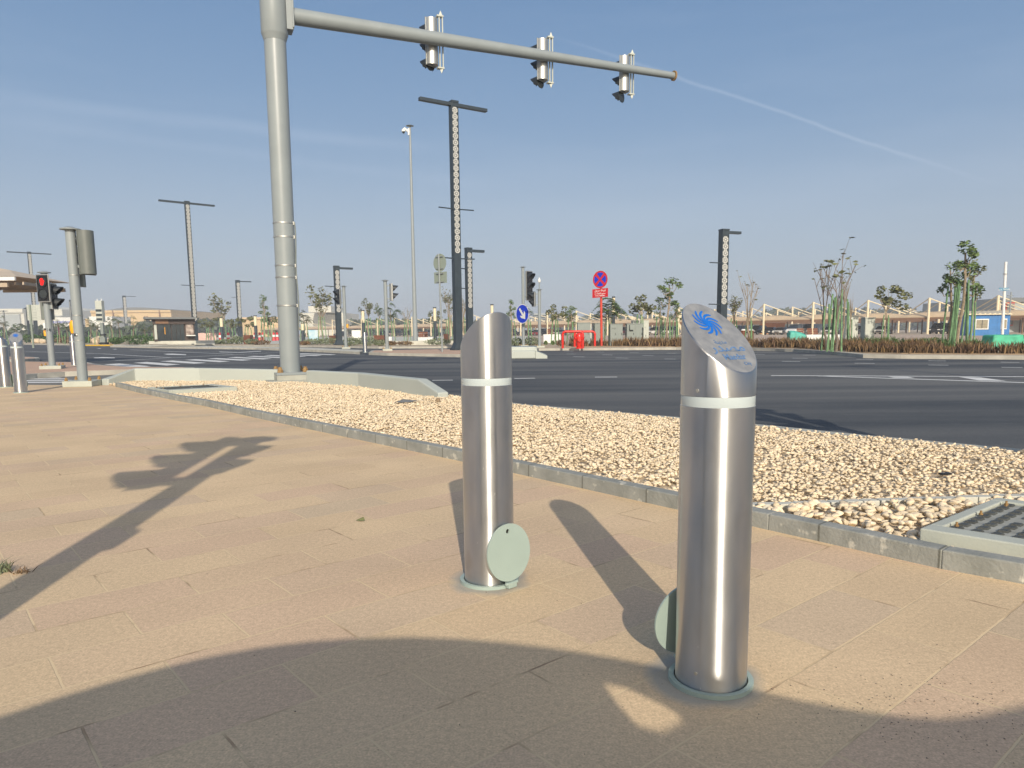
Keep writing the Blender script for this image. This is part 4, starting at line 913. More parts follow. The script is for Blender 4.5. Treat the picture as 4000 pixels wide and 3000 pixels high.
# sign backs
P = G(1728, 1375); t = thing('sign_post', 'grey back of a round sign over a square plate on a slim post', 'sign', P)
H = HT(1713, 992, P.y); lx = (D(1713, 992, P.y).x-P.x)/H; a3 = lambda z: Vector((lx*z, 0, z))
MB().tube([a3(0), a3(H)], .045, 14).build('post', M['grey'], t, smooth=True)
nn_ = Vector((.62, .78, 0)).normalized(); z = HT(1714, 1026, P.y); r_ = (HT(1714, 990, P.y)-HT(1714, 1061, P.y))/2
MB().disc(a3(z)+nn_*.06, nn_, r_, .004, 36).build('round_plate', M['signback'], t)
z2 = HT(1716, 1084, P.y); h2 = HT(1716, 1062, P.y)-HT(1716, 1106, P.y); cc = a3(z2)+nn_*.07; u = Vector((nn_.y, -nn_.x, 0))
MB().plate([cc+u*s*r_+Vector((0, 0, q*h2/2)) for s, q in ((-1, -1), (1, -1), (1, 1), (-1, 1))], nn_, .004).build('square_plate', M['signback'], t)
for zz in (z+r_*.65, z-r_*.65, z2+h2*.35, z2-h2*.4): c = a3(zz)+nn_*.03; MB().box((c.x, c.y, zz), (r_*1.1, .04, .035), math.atan2(u.y, u.x)).build('clamp', M['silver'], t)
# no stopping sign
P = GX(2350, 46); Y = P.y; t = thing('no_stopping_sign', 'red post with a blue and red crossed disc over a red text plate', 'road sign', P)
c = D(2348, 1092, Y)-P; rr = (HT(2348, 1058, Y)-HT(2348, 1126, Y))/2; nrm = Vector((-.62, -.78, 0)).normalized(); ur = Vector((0, 0, 1)).cross(nrm).normalized(); uz = Vector((0, 0, 1))
MB().tube([(0, 0, 0), (c.x, 0, c.z-rr)], .075, 14).build('post', M['redpole'], t, smooth=True)
c = c+nrm*.1
MB().disc(c, nrm, rr, .012, 40).build('red_disc', M['rsign'], t)
rb_ = rr*.80
for k in range(4):
    a0 = PI/4+k*PI/2; pts = []
    for j in range(9):
        a = a0-PI/4+R(12)+(PI/2-R(24))*j/8+PI/4; pts.append((rb_*math.cos(a), rb_*math.sin(a)))
    am = a0+PI/4; pts.append((rr*.17*math.cos(am), rr*.17*math.sin(am)))
    MB().plate([c+nrm*.013+ur*x+uz*y for x, y in pts], nrm, .003).build('blue_quarter', M['bsign'], t)
z0, z1 = HT(2348, 1160, Y)-.03, HT(2348, 1128, Y); wv = (D(2377, 1140, Y).x-D(2321, 1140, Y).x)/abs(ur.x)/2
cpl = Vector((c.x, c.y, (z0+z1)/2)); tl = .03
MB().plate([cpl+ur*s*wv+uz*(q*(z1-z0)/2+s*.02) for s, q in ((-1, -1), (1, -1), (1, 1), (-1, 1))], nrm, .008).build('text_plate', M['rsign'], t)
for body, sz, dz in (('\uFED6\uFEF3\uFEAE\uFEA3 \uFE94\uFEEB\uFEEE\uFED3', .19, .16), ('\uFEED\uFEAD \uFED1\uFEEE\uFED7\uFEEE\uFEDF\uFE8D \uFEC9\uFEEE\uFEE8\uFEE4\uFEE3', .12, -.02), ('F.H No. 4000230001', .085, -.17)):
    text3d('lettering', body, sz, M['white'], t, tuple(cpl+nrm*.010+uz*dz), ur, uz+ur*.0, ext=.001, bold=.003)

# ------------------------------------------------------------------ behind the camera: an added stand-in cloth and a signal pole throw the foreground shadows
sh = Vector((-SV.x/SV.z, -SV.y/SV.z, 0))      # shadow offset on the ground per metre of height
hh = 1.15; c0 = Vector((-.25, .63, 0))-sh*hh; par = thing('stand_in_shade', 'added low cloth behind the viewer, standing in for the unseen caster of the curved foreground shade', 'sun shade', (c0.x, c0.y, 0))  # invented stand-in; what really throws this shade is unseen
pr = MB(); n = 64; Rr = 1.47
slit = [G(2350, 2670), G(2440, 2685), G(2580, 2750), G(2665, 2800), G(2700, 2870), G(2620, 2915), G(2520, 2890), G(2440, 2800)]  # hole shaped so a sunlit patch falls inside the thrown shade
slit = [p-sh*hh-c0 for p in slit][::-1]
edge_px = [(-300, 2925), (0, 2832), (200, 2765), (400, 2705), (600, 2648), (800, 2600), (1000, 2563), (1200, 2538), (1400, 2525), (1600, 2521), (1800, 2528), (2000, 2545), (2200, 2570), (2400, 2603), (2600, 2643), (2800, 2692), (3000, 2742), (3200, 2788), (3400, 2825), (3600, 2852), (3750, 2860), (3900, 2845), (4100, 2800), (4400, 2770)]  # cloth outline traced back from the edge of the foreground shade
outer = [G(*q)-sh*hh-c0 for q in edge_px]; n = len(outer); xr_, xl_ = outer[-1].x+.1, outer[0].x-.1
outer += [Vector((xr_, -1.4, 0)), Vector((xl_, -1.4, 0))]; outer = [Vector((q.x, q.y, 0)) for q in outer]; n = len(outer)
bm = bmesh.new(); vo = [bm.verts.new(p) for p in outer]; vi = [bm.verts.new((p.x, p.y, 0)) for p in slit]
eo = [bm.edges.new((vo[j], vo[(j+1) % n])) for j in range(n)]; ei = [bm.edges.new((vi[j], vi[(j+1) % len(vi)])) for j in range(len(vi))]
bmesh.ops.triangle_fill(bm, use_beauty=True, edges=eo+ei)
r = bmesh.ops.extrude_face_region(bm, geom=bm.faces[:]); bmesh.ops.translate(bm, vec=(0, 0, .03), verts=[v for v in r['geom'] if isinstance(v, bmesh.types.BMVert)])
bmesh.ops.recalc_face_normals(bm, faces=bm.faces); me = bpy.data.meshes.new('shadow_caster'); bm.to_mesh(me); bm.free(); me.materials.append(M['shade'])
o = bpy.data.objects.new('shadow_caster', me); C.objects.link(o); o.parent = par; o.location = (0, 0, hh)
MB().tube([(0, 0, 0), (0, 0, hh)], .025, 12).build('stand_in_pole', M['bronze'], par, smooth=True)
MB().lathe([(0, .08), (.25, .07), (.28, 0), (0, 0)], 24).build('stand_in_foot', M['bronze'], par, smooth=True)
tip = G(1052, 1703); Hs = 3.25; pb = tip-sh*Hs; pb.z = 0; pb.x -= .07
t = thing('signal_pole', 'grey signal pole beside the viewer whose long shadow crosses the paving', 'signal pole', pb, 0, 'signal poles')
MB().tube([(0, 0, 0), (0, 0, Hs-.1)], [.098, .078], 24).build('pole', M['grey'], t, smooth=True); cap_lid(t, .105, Hs-.12)
# shadow shapes: two heads, left with visors, right short
head_mesh(t, 3, w_=.28, h_=1.0, z0=2.66, x0=-.31, y0=.0, rz=R(97), back='silver', vlen=.27, depth=.15)
head_mesh(t, 2, w_=.26, h_=.70, z0=2.62, x0=.03, y0=.1, rz=R(-83), back='silver', vlen=.15, depth=.08)
for z in (3.02, 2.22): MB().box((-.13, .0, z), (.20, .07, .10)).build('bracket', M['grey'], t)
MB().lathe([(0, -.10), (.05, -.08), (.06, .05), (0, .10)], 14, (.08, 0, 1.57)).build('push_button', M['yellow'], t, smooth=True)

pb2 = G(2925, 1592, RZ)-sh*3.45; t2 = dup(t, (pb2.x, pb2.y, 0), 0, 'grey signal pole standing off to the right whose shadow lies on the near road')
pl_ = G(3285, 1428, RZ)-sh*6.55; t3 = thing('lamp_post', 'dark lamp post standing off to the right whose shadow lies across the chevron', 'lamp post', (pl_.x, pl_.y, 0))
MB().tube([(0, 0, 0), (0, 0, 6.4)], .07, 12).build('column', M['lamp'], t3, smooth=True)
MB().bx(-.05, .9, -.1, .1, 6.3, 6.38).build('lamp_arm', M['lamp'], t3)
# ------------------------------------------------------------------ foliage helpers
def leaves(n, fn, s0, s1, elong=1.6, up=.3):
    """n small leaf quads; fn() gives a point; one mesh"""
    P_ = np.array([fn() for _ in range(n)]); sz = rng.uniform(s0, s1, n)
    a = rng.normal(size=(n, 3)); a[:, 2] *= up; a /= la.norm(a, axis=1)[:, None]
    b = rng.normal(size=(n, 3)); b = np.cross(a, b); b /= la.norm(b, axis=1)[:, None]
    u = a*sz[:, None]*elong/2; v = b*sz[:, None]/2
    V = np.stack([P_-u, P_-v*.9, P_+u, P_+v*.9], 1).reshape(-1, 3)
    m = MB(); m.v = [tuple(p) for p in V]; m.f = [(4*i, 4*i+1, 4*i+2, 4*i+3) for i in range(n)]; return m
def blades(n, fn, h0, h1, w0, lean=.35):
    m = MB()
    for _ in range(n):
        p = Vector(fn()); h = random.uniform(h0, h1); a = random.uniform(0, 2*PI); l_ = Vector((random.gauss(0, lean), random.gauss(0, lean), 0))*h; w_ = Vector((math.cos(a), math.sin(a), 0))*w0
        k = len(m.v); q = p+l_*.35+Vector((0, 0, h*.6)); r = p+l_+Vector((0, 0, h))
        m.v += [tuple(p-w_/2), tuple(p+w_/2), tuple(q+w_*.45), tuple(q-w_*.45), tuple(r)]; m.f += [(k, k+1, k+2, k+3), (k+3, k+2, k+4)]
    return m
def ell(c, r, shell=.35):
    while True:
        d = Vector((random.gauss(0, 1), random.gauss(0, 1), random.gauss(0, 1))).normalized()
        f = random.uniform(shell, 1)**.5; return (c[0]+d.x*r[0]*f, c[1]+d.y*r[1]*f, c[2]+d.z*r[2]*f)
def stakes(t, n, h, s, r=.035, z0=0, lean=.10):
    for k in range(n):
        a = 2*PI*(k+.3)/n+random.uniform(-.3, .3); x, y = s*math.cos(a), s*math.sin(a)*.6; hh = h*random.uniform(.9, 1.06)
        MB().tube([(x, y, z0), (x*(1-lean*4), y*.7, z0+hh)], r, 6).build('stake', M['stake'], t)
def tree(label, cat, P, H, kind_, cw=1.2, grp='young staked trees', nst=3, sth=None, str_=.35, stk=True, dens=1.0, leaf=None, lean=0, stk_r=.035, barkm='bark'):
    t = thing('young_tree', label, cat, P, 0, grp)
    tr = MB(); tips = []
    ht = H*{'tuft': .9, 'frond': .78, 'round': .55, 'bare': .45, 'sparse': .55}[kind_]; rad = .016*H
    path = [Vector((lean*f*H+.02*H*math.sin(f*6+P.x), .02*H*math.cos(f*5+P.x), ht*f)) for f in (0, .25, .5, .75, 1)]
    tr.tube(path, [rad, rad*.9, rad*.8, rad*.65, rad*.5], 7)
    top = path[-1]; nb = {'tuft': 9, 'frond': 7, 'round': 7, 'bare': 7, 'sparse': 8}[kind_]
    for i in range(nb):
        a = 2*PI*i/nb+random.uniform(-.4, .4)
        if kind_ == 'tuft': fz = (i+.5)/nb; s_ = path[2]+(path[3]-path[2])*.3+(top-path[2])*fz*.8; e_ = s_+Vector((math.cos(a*2.4)*cw*.42*random.uniform(.5, 1), math.sin(a)*cw*.3, H*random.uniform(.03, .12)))
        elif kind_ == 'frond': s_ = path[3]+(top-path[3])*random.uniform(-.2, 1); e_ = s_+Vector((math.cos(a)*cw*.5*random.uniform(.5, 1), math.sin(a)*cw*.4, H*random.uniform(.04, .2)))
        elif kind_ == 'round': s_ = top; e_ = top+Vector((math.cos(a)*cw*.35, math.sin(a)*cw*.3, (H-ht)*random.uniform(.3, .8)))
        else: s_ = path[2]+(top-path[2])*random.uniform(0, 1); e_ = s_+Vector((math.cos(a)*cw*.55*random.uniform(.6, 1.05), math.sin(a)*cw*.4, (H-s_.z)*random.uniform(.6, 1)))
        m_ = s_+(e_-s_)*.5+Vector((random.uniform(-.06, .06), random.uniform(-.06, .06), -.05*H*(kind_ != 'round')))*cw+(Vector(((s_.x-e_.x)*.28, 0, .06*H)) if kind_ in ('bare', 'sparse') else Vector((0, 0, 0)))
        tr.tube([s_, m_, e_], [rad*.42, rad*.3, rad*.16], 5); tips.append((m_, e_))
        if kind_ in ('bare', 'sparse'):
            for _ in range(4):
                b0 = m_+(e_-m_)*random.uniform(0, .9); b1 = b0+Vector((random.uniform(-.3, .3)*cw, random.uniform(-.2, .2)*cw, random.uniform(.05, .2)*H)); tr.tube([b0, b1], [rad*.16, rad*.08], 4); tips.append((b0, b1))
    tr.build('trunk', M[barkm], t)
    lf = M[leaf or {'tuft': 'leaf', 'frond': 'leaf', 'round': 'leafo', 'bare': 'leafo', 'sparse': 'leafo'}[kind_]]
    if kind_ == 'tuft':
        cs_ = [(e, random.uniform(.7, 1.2)) for a, e in tips]+[(top+Vector((0, 0, H*.07)), 1.3)]
        def f():
            c, q = random.choice(cs_); return ell((c.x, c.y, c.z-.02*H), (cw*.20*q, cw*.16*q, H*.05*q), .1)
        m = leaves(int(520*dens), f, .04*cw, .09*cw, 2.2, .25)
    elif kind_ == 'round':
        cl = [(random.gauss(0, .33)*cw, random.gauss(0, .28)*cw, ht+(H-ht)*random.uniform(.15, .88)) for _ in range(int(13))]
        m = leaves(int(620*dens), lambda: ell((lambda c: (c[0]+top.x, c[1]+top.y, c[2]))(random.choice(cl)), (cw*.17, cw*.16, (H-ht)*.15)), .05*cw, .10*cw)
    elif kind_ == 'bare':
        m = leaves(int(30*dens), lambda: tuple(random.choice(tips)[1]+Vector((random.gauss(0, .05), random.gauss(0, .05), 0))*cw), .05*cw, .10*cw, 2.2, .1)
    elif kind_ == 'sparse':
        def f():
            a, b = random.choice(tips); return tuple(a+(b-a)*random.uniform(.4, 1.1)+Vector((random.gauss(0, .06), random.gauss(0, .06), random.gauss(0, .04)))*cw)
        m = leaves(int(300*dens), f, .05*cw, .11*cw, 2., .25)
    else:
        m = MB()
        for (a, b) in tips+[(top, top+Vector((0, 0, H*.2)))]:
            for _ in range(max(3, int(9*dens))):       # arching fronds of paired leaflets
                an = random.uniform(0, 2*PI); L_ = cw*random.uniform(.18, .38); d = Vector((math.cos(an), math.sin(an), 0)); sd_ = Vector((-d.y, d.x, 0)); p = a+(b-a)*random.uniform(.5, 1.05)
                for j in range(7):
                    f = (j+.7)/7; c = p+d*L_*f+Vector((0, 0, L_*(.35*f-.95*f*f)))
                    for s in (-1, 1):
                        wl = L_*.34*(1-.45*f); o = c+sd_*s*wl+Vector((0, 0, -wl*.35)); k = len(m.v); e_ = d*L_*.115
                        m.v += [tuple(c-e_*.3), tuple(c+e_*.7), tuple(o+e_*1.2), tuple(o-e_*.2)]; m.f.append((k, k+1, k+2, k+3))
    m.build('crown', lf, t)
    if stk: stakes(t, nst, sth or H*.55, str_, stk_r)
    return t
def at_px(bx, by, ty, tx=None): 
    P = G(bx, by); return P, HT(tx or bx, ty, P.y)
# (base px x, base y, crown top y, kind, crown width px, label)
TR = [
 (872, 1332, 1157, 'sparse', 76, 'loose crowned young tree just left of the single armed lamp near the mast'),
 (822, 1333, 1240, 'round', 50, 'low yellowish round tree right of the double armed lamp'),
 (908, 1334, 1244, 'round', 40, 'dark round low tree touching the single armed lamp'),
 (972, 1334, 1236, 'round', 62, 'broad low green tree in front of the ochre wall, left of the mast'),
 (1035, 1334, 1152, 'tuft', 46, 'thin young tree with one stacked leaf cluster left of the mast'),
 (1060, 1330, 1222, 'round', 60, 'bushy low tree close against the left side of the mast'),
 (1190, 1334, 1206, 'frond', 56, 'drooping yellow green tree close right of the mast'),
 (1259, 1334, 1120, 'sparse', 88, 'tall airy tree between the mast and the next lattice lamp'),
 (1440, 1334, 1157, 'round', 50, 'narrow tree with hanging seed clusters beside the tiny distant bollard'),
 (1482, 1334, 1193, 'frond', 34, 'small dark fronded tree left of the pole with visors turned right'),
 (1531, 1338, 1175, 'frond', 66, 'dark green fronded tree behind the pole with visors turned right'),
 (1592, 1334, 1196, 'bare', 40, 'nearly bare sapling left of the tall camera pole'),
 (1704, 1334, 1207, 'round', 44, 'brownish round tree left of the slim sign post'),
 (1756, 1336, 1137, 'sparse', 50, 'thin tree rising between the sign backs and the tallest lamp'),
 (1812, 1336, 1160, 'sparse', 30, 'thin tree behind the tallest lamp post'),
 (1999, 1340, 1170, 'tuft', 42, 'fronded tree just left of the blue sign pole'),
 (2062, 1340, 1200, 'frond', 34, 'half hidden leafy tree behind the blue sign'),
 (2170, 1345, 1184, 'round', 66, 'bushy green tree left of the red guard rails'),
 (2231, 1345, 1196, 'tuft', 50, 'dark fronded tree above the red guard rails'),
 (2378, 1350, 1152, 'frond', 120, 'wide umbrella shaped tree right of the red sign post'),
 (2500, 1345, 1152, 'round', 82, 'olive round tree above the tall grey cabinets'),
 (2575, 1350, 1180, 'tuft', 42, 'small bright fronded tree on one straight stake'),
 (2608, 1351, 1086, 'tuft', 92, 'tall thin tree just left of the nearest bollard top'),
 (2640, 1350, 1184, 'tuft', 44, 'dark fronded tree touching the nearest bollard top'),
 (2865, 1352, 1160, 'sparse', 56, 'half dead sapling right of the nearest bollard lamp'),
 (2925, 1354, 1072, 'bare', 76, 'pale bare tree leaning left above the litter bins'),
 (3318, 1350, 1165, 'bare', 14, 'leafless stick between three green stakes'),
 (3459, 1346, 1112, 'round', 108, 'dark round crowned tree leaning left beside the pale cabinet')]
for (bx, by, ty, kd_, wpx, lab) in TR:
    P, H = at_px(bx, by, ty); cw = wpx*P.y/F_; s = P.y/F_
    tree(lab, 'young tree', P, H, kd_, cw, nst=3 if wpx > 30 else 2, sth=min(H*.62, (95 if bx < 2200 else 110)*s), str_=18*s, stk_r=(1.6 if bx < 2000 else 2.2)*s, lean=-.03 if bx in (2925, 3459) else 0, leaf='leafo' if bx in (822, 1190, 1440, 1704) else None, dens=1.0 if wpx > 30 else .6)
# the big near clusters on the right
P, H = at_px(3262, 1374, 984); t = tree('tallest bare forked tree with a few leaf tufts and thick green stakes', 'young tree', P, H, 'bare', 150*P.y/F_, nst=5, sth=HT(3245, 1140, P.y), str_=.34, stk_r=.036, dens=2.0, barkm='barkd')
P, H = at_px(3225, 1370, 1010); tree('slender bare twin tree left of the tallest bare tree', 'young tree', P, H, 'bare', 95*P.y/F_, nst=2, sth=H*.5, str_=.3, stk_r=.04, barkm='barkd', lean=-.04)
P, H = at_px(3290, 1362, 1098); tree('brown withered sapling right of the tallest bare tree', 'young tree', P, H, 'bare', 34*P.y/F_, nst=4, sth=HT(3290, 1175, P.y), str_=.45, stk_r=.04, dens=1.5)
P, H = at_px(3742, 1376, 944); tree('tallest green leafed tree standing between thick green stakes', 'young tree', P, H, 'tuft', 120*P.y/F_, nst=5, sth=HT(3740, 1105, P.y), str_=.36, stk_r=.04, dens=1.4, lean=.015)
P, H = at_px(3706, 1372, 1020); tree('green tree leaning left beside the tallest green tree', 'young tree', P, H, 'tuft', 84*P.y/F_, nst=3, sth=H*.72, str_=.3, stk_r=.034, lean=-.03)
P, H = at_px(3782, 1370, 1018); tree('green tree leaning right beside the tallest green tree', 'young tree', P, H, 'tuft', 74*P.y/F_, nst=3, sth=H*.7, str_=.3, stk_r=.034, lean=.02, leaf='leafo')
# distant saplings on the left
left = [(15, 1232), (232, 1245), (262, 1252), (354, 1238), (379, 1246), (436, 1235), (466, 1228), (521, 1230), (567, 1262), (600, 1250), (60, 1262), (300, 1258)]
desc = ['at the left edge', 'right of the pedestrian signal', 'just left of the tall left signal pole', 'right of the tall left signal pole', 'left of the speed camera', 'right of the speed camera', 'below the ochre building, left of a lattice lamp', 'right of the lattice lamp by the ochre building', 'at the left end of the dark kiosk', 'beside the kiosk roof', 'behind the two left bollards', 'behind the tall left signal pole']
for (x, ty), d in zip(left, desc):
    P = GX(x, 82+(x*7 % 13)); H = HT(x, ty, P.y); tree('young green staked tree '+d, 'young tree', P, H, 'frond', 34*P.y/F_, nst=2, sth=H*.5, str_=.4, stk_r=.05, dens=.9)

# ------------------------------------------------------------------ planting
def strip_pts(pts, d0, d1):
    segs = [(pts[i], pts[i+1], (pts[i+1]-pts[i]).length) for i in range(len(pts)-1)]; tot = sum(s[2] for s in segs)
    def f():
        r = random.uniform(0, tot)
        for a, b, l_ in segs:
            if r < l_: break
            r -= l_
        t = (b-a).normalized(); p = a+t*r+Vector((-t.y, t.x, 0))*random.uniform(d0, d1); return p
    return f
def grass(pts, d0, d1, n, h0, h1, w0, mt, lab, name='ornamental_grass'):
    f = strip_pts(pts, d0, d1); cl = [f() for _ in range(max(8, n//60))]
    hs = [random.uniform(.55, 1.3) for _ in cl]
    def g():
        i = random.randrange(len(cl)); g.h = hs[i]; return cl[i]+Vector((random.gauss(0, .17), random.gauss(0, .15), 0))
    m = MB()
    for _ in range(n):
        p = g(); h = random.uniform(h0, h1)*g.h; a = random.uniform(0, 2*PI); l_ = Vector((random.gauss(0, .3), random.gauss(0, .3), 0))*h; w_ = Vector((math.cos(a), math.sin(a), 0))*w0
        k = len(m.v); q = p+l_*.3+Vector((0, 0, h*.55)); r = p+l_+Vector((0, 0, h))
        m.v += [tuple(p-w_/2), tuple(p+w_/2), tuple(q+w_*.6), tuple(q-w_*.6), tuple(r)]; m.f += [(k, k+1, k+2, k+3), (k+3, k+2, k+4)]
    return kind(m.build(name, M[mt]), 'stuff', lab)
kR = [G(2180, 1354), G(2640, 1355), G(2925, 1357.5), G(3100, 1361), G(3248, 1369), G(3372, 1378), G(3521, 1382), G(4000, 1385), G(4700, 1391)]
kind(MB().prism([xy(p) for p in offs(kR, .0)]+[xy(p) for p in offs(kR, 1.6)[::-1]], -.02, .03).build('planting_soil', M['soil']), 'structure', 'sandy soil under the brown grasses')
grass(kR[3:], .25, 1.5, 9000, .26, .52, .035, 'brown', 'reddish brown ornamental grass along the far kerb at the right')
grass(kR[:4], .3, 2.2, 6500, .28, .55, .05, 'brown', 'reddish brown ornamental grass in front of the grey cabinets')
grass(kR[3:], .9, 2.6, 2200, .30, .60, .05, 'hedge', 'green and bronze tufts mixed into the right hand grasses')
grass([G(3040, 1349), G(3240, 1352), G(3420, 1354), G(3800, 1357), G(4100, 1361)], .3, 1.6, 2600, .2, .42, .05, 'hedge', 'low green ground cover behind the brown grasses')
def shrubs(px, name_lab, mt, rw, rh, n, grp=None, s0=.05, s1=.1, shape=None):
    for (x, by, wpx, ty), lab in zip(px, name_lab):
        P = G(x, by); s = P.y/F_; H = HT(x, ty, P.y); o = leaves(int(n), lambda: ell((0, 0, H*.5), (wpx*s/2, wpx*s/2*.8, H*.5), .2), s0*6*s*10, s1*6*s*10, 1.6, 1.0)
        o = o.build('shrub', M[mt], loc=P); tag(o, lab, 'shrub', grp)
shrubs([(545, 1346, 145, 1306), (455, 1345, 60, 1318), (640, 1344, 40, 1318)], ['large rounded green hedge bush left of the dark kiosk', 'low grey green bush right of the speed camera', 'small green bush at the corner of the kiosk'], 'hedge', 1, 1, 900, 'bushes along the far kerb', .05, .1)
shrubs([(120, 1340, 90, 1305), (185, 1340, 70, 1300), (225, 1340, 120, 1308), (335, 1341, 60, 1316), (300, 1338, 70, 1308)],
       ['green bush left of the pedestrian signal', 'green bush behind the pedestrian signal', 'wide green bush behind the island bollard', 'dark low bush left of the speed camera boulder', 'green bush behind the tall left signal pole'], 'hedge', 1, 1, 600, 'bushes along the far kerb', .05, .09)
shrubs([(262, 1341, 90, 1316)], ['reddish brown bush behind the island bollard'], 'brown', 1, 1, 600, 'bushes along the far kerb', .04, .08)
gx = [(880, 1344, 90, 1324), (930, 1344, 70, 1312), (985, 1345, 60, 1322), (1228, 1347, 90, 1322), (1290, 1347, 90, 1318), (1375, 1351, 70, 1317), (1430, 1352, 90, 1314), (1485, 1351, 60, 1325), (1710, 1348, 110, 1320), (1765, 1346, 40, 1326), (2020, 1354, 60, 1318), (2075, 1353, 70, 1314), (845, 1344, 60, 1330)]
shrubs(gx, ['grey green shrub '+d for d in ('right of the double armed kiosk lamp', 'at the foot of the single armed lamp left of the mast', 'left of the mast foot', 'right of the mast', 'before the fourth lattice lamp', 'left of the tiny distant bollard', 'behind the tiny distant bollard', 'at the foot of the pole with visors turned right', 'behind the slim sign post', 'at the foot of the tallest lamp', 'left of the blue sign pole foot', 'between the blue sign pole and the camera mast pole', 'beside the low pale wall')], 'leafg', 1, 1, 520, 'grey green shrubs along the far kerb', .045, .09)
shrubs([(1020, 1347, 80, 1328), (1185, 1348, 60, 1332), (1580, 1349, 70, 1332), (1530, 1349, 40, 1332), (2190, 1353, 40, 1326)], ['brown low shrub '+d for d in ('left of the mast', 'right of the mast', 'left of the tall camera pole foot', 'behind the pole with visors turned right', 'left of the red guard rails')], 'brown', 1, 1, 420, 'brown shrubs along the far kerb', .04, .08)
shrubs([(x, 1347, w, 1347-h) for x, w, h in ((2132, 12, 16), (2160, 12, 17), (3427, 22, 24), (3461, 20, 26), (3498, 20, 24), (3441, 14, 18), (3480, 14, 18), (3655, 80, 30), (4000, 60, 40))],
       ['tiny pointed green shrub just right of the camera mast pole', 'tiny pointed green shrub left of the red rails', 'pointed green shrub beside the pale cabinet', 'pointed green shrub under the dark round tree', 'pointed green shrub right of the dark round tree', 'small round shrub between pointed shrubs', 'small green tuft below the dark round tree', 'light green spreading shrub left of the tallest green tree', 'dark green shrub at the right edge by the green wrap'], 'leaf', 1, 1, 260, 'small green shrubs on the plaza', .05, .1)

# ------------------------------------------------------------------ street furniture on the far side
def box_thing(name, label, cat, x0, x1, y0, y1, Y, mt, dpt=.5, rz=0, doors=1, z0=0, extra=None, grp=None):
    a, b = D(x0, y1, Y), D(x1, y1, Y); P = Vector(((a.x+b.x)/2, Y, z0)); w_ = b.x-a.x; h = HT((x0+x1)/2, y0, Y)-z0
    t = thing(name, label, cat, P, rz, grp)
    MB().box((0, dpt/2, h/2), (w_, dpt, h)).build('housing', M[mt], t, bevel=.015)
    MB().box((0, dpt/2, h+.02), (w_+.05, dpt+.05, .04)).build('lid', M[mt], t)
    for k in range(doors):
        dw = w_/doors; d = MB().box((-w_/2+dw*(k+.5), -.008, h*.5), (dw-.05, .012, h-.12)).build('door', M[mt], t)
        MB().box((-w_/2+dw*(k+.5)+dw*.32, -.02, h*.55), (.03, .03, .14)).build('handle', M['black'], d)
    return t, w_, h
Yc = 47
t, w_, h = box_thing('utility_cabinet', 'grey utility cabinet with louvred side vents behind the red rails', 'cabinet', 2256, 2306, 1262, 1350, Yc, 'cab', .7, grp='grey utility cabinets')
for z in (h*.86, h*.45): MB().box((w_/2+.03, .2, z), (.10, .35, .3)).build('vent_box', M['cabl'], t)
box_thing('utility_cabinet', 'plain grey utility cabinet directly behind the red sign post', 'cabinet', 2317, 2360, 1264, 1350, Yc+1, 'cab', .7, grp='grey utility cabinets')
t, w_, h = box_thing('utility_cabinet', 'grey utility cabinet with a small printed mark, right of the red sign post', 'cabinet', 2383, 2432, 1267, 1350, Yc, 'cab', .7, doors=2, grp='grey utility cabinets')
text3d('lettering', 'P101', .14, M['black'], t, (-w_*.2, -.016, h*.80), (1, 0, 0), (0, 0, 1))
t, w_, h = box_thing('utility_cabinet', 'grey utility cabinet with a hooded vent box on its front', 'cabinet', 2448, 2512, 1266, 1350, Yc, 'cab', .7, doors=2, grp='grey utility cabinets')
MB().box((-w_*.22, -.12, h*.86), (.26, .22, .34)).build('vent_box', M['cab'], t)
box_thing('utility_cabinet', 'slim pale utility cabinet right of the hooded one', 'cabinet', 2513, 2524, 1280, 1350, Yc-.3, 'cabl', .3, grp='grey utility cabinets')
box_thing('utility_cabinet', 'tall wide grey kiosk cabinet standing behind the others', 'cabinet', 2472, 2534, 1253, 1335, 54, 'cabl', .9, grp='grey utility cabinets')
box_thing('utility_cabinet', 'tall pale beige cabinet shaded by stakes behind the bare tree', 'cabinet', 3303, 3350, 1235, 1324, 46, 'cabl', .9, grp='grey utility cabinets')
box_thing('utility_cabinet', 'narrow white cabinet left of the dark round tree', 'cabinet', 3376, 3414, 1243, 1345, 34, 'cabl', .45, grp='grey utility cabinets')
# hydrant with its guard rails
P = G(2262, 1362); t = thing('fire_hydrant', 'red fire hydrant pillar between the red guard rails', 'hydrant', P)
Hh = HT(2262, 1300, P.y)
MB().lathe([(0, 0), (.20, 0), (.20, .05), (.14, .08), (.17, .4), (.20, Hh*.6), (.20, Hh*.86), (.15, Hh*.95), (.06, Hh), (0, Hh)], 20).build('body', M['red'], t, smooth=True)
for s in (-1, 1): MB().tube([(s*.17, -.05, Hh*.66), (s*.27, -.08, Hh*.66)], [.07, .075], 12).build('outlet', M['red'], t)
MB().tube([(0, -.16, Hh*.55), (0, -.26, Hh*.55)], [.09, .095], 12).build('outlet', M['red'], t)
for (xa, xb, yb, lab) in ((2198, 2277, 1359, 'front red tubular guard rail left of the hydrant'), (2245, 2324, 1348, 'rear red tubular guard rail behind the hydrant')):
    a = G(xa, yb+2) if yb > 1350 else GX(xa, 45.2); b = GX(xb, a.y); hh_ = HT((xa+xb)/2, 1295, a.y); r = thing('guard_rail', lab, 'guard rail', a, 0, 'red guard rails round the hydrant'); w_ = b.x-a.x; q = .16
    MB().tube([(0, 0, 0), (0, 0, hh_-q), (q*.3, 0, hh_-q*.3), (q, 0, hh_), (w_-q, 0, hh_), (w_-q*.3, 0, hh_-q*.3), (w_, 0, hh_-q), (w_, 0, 0)], .07, 12).build('rail', M['red'], r, smooth=True)
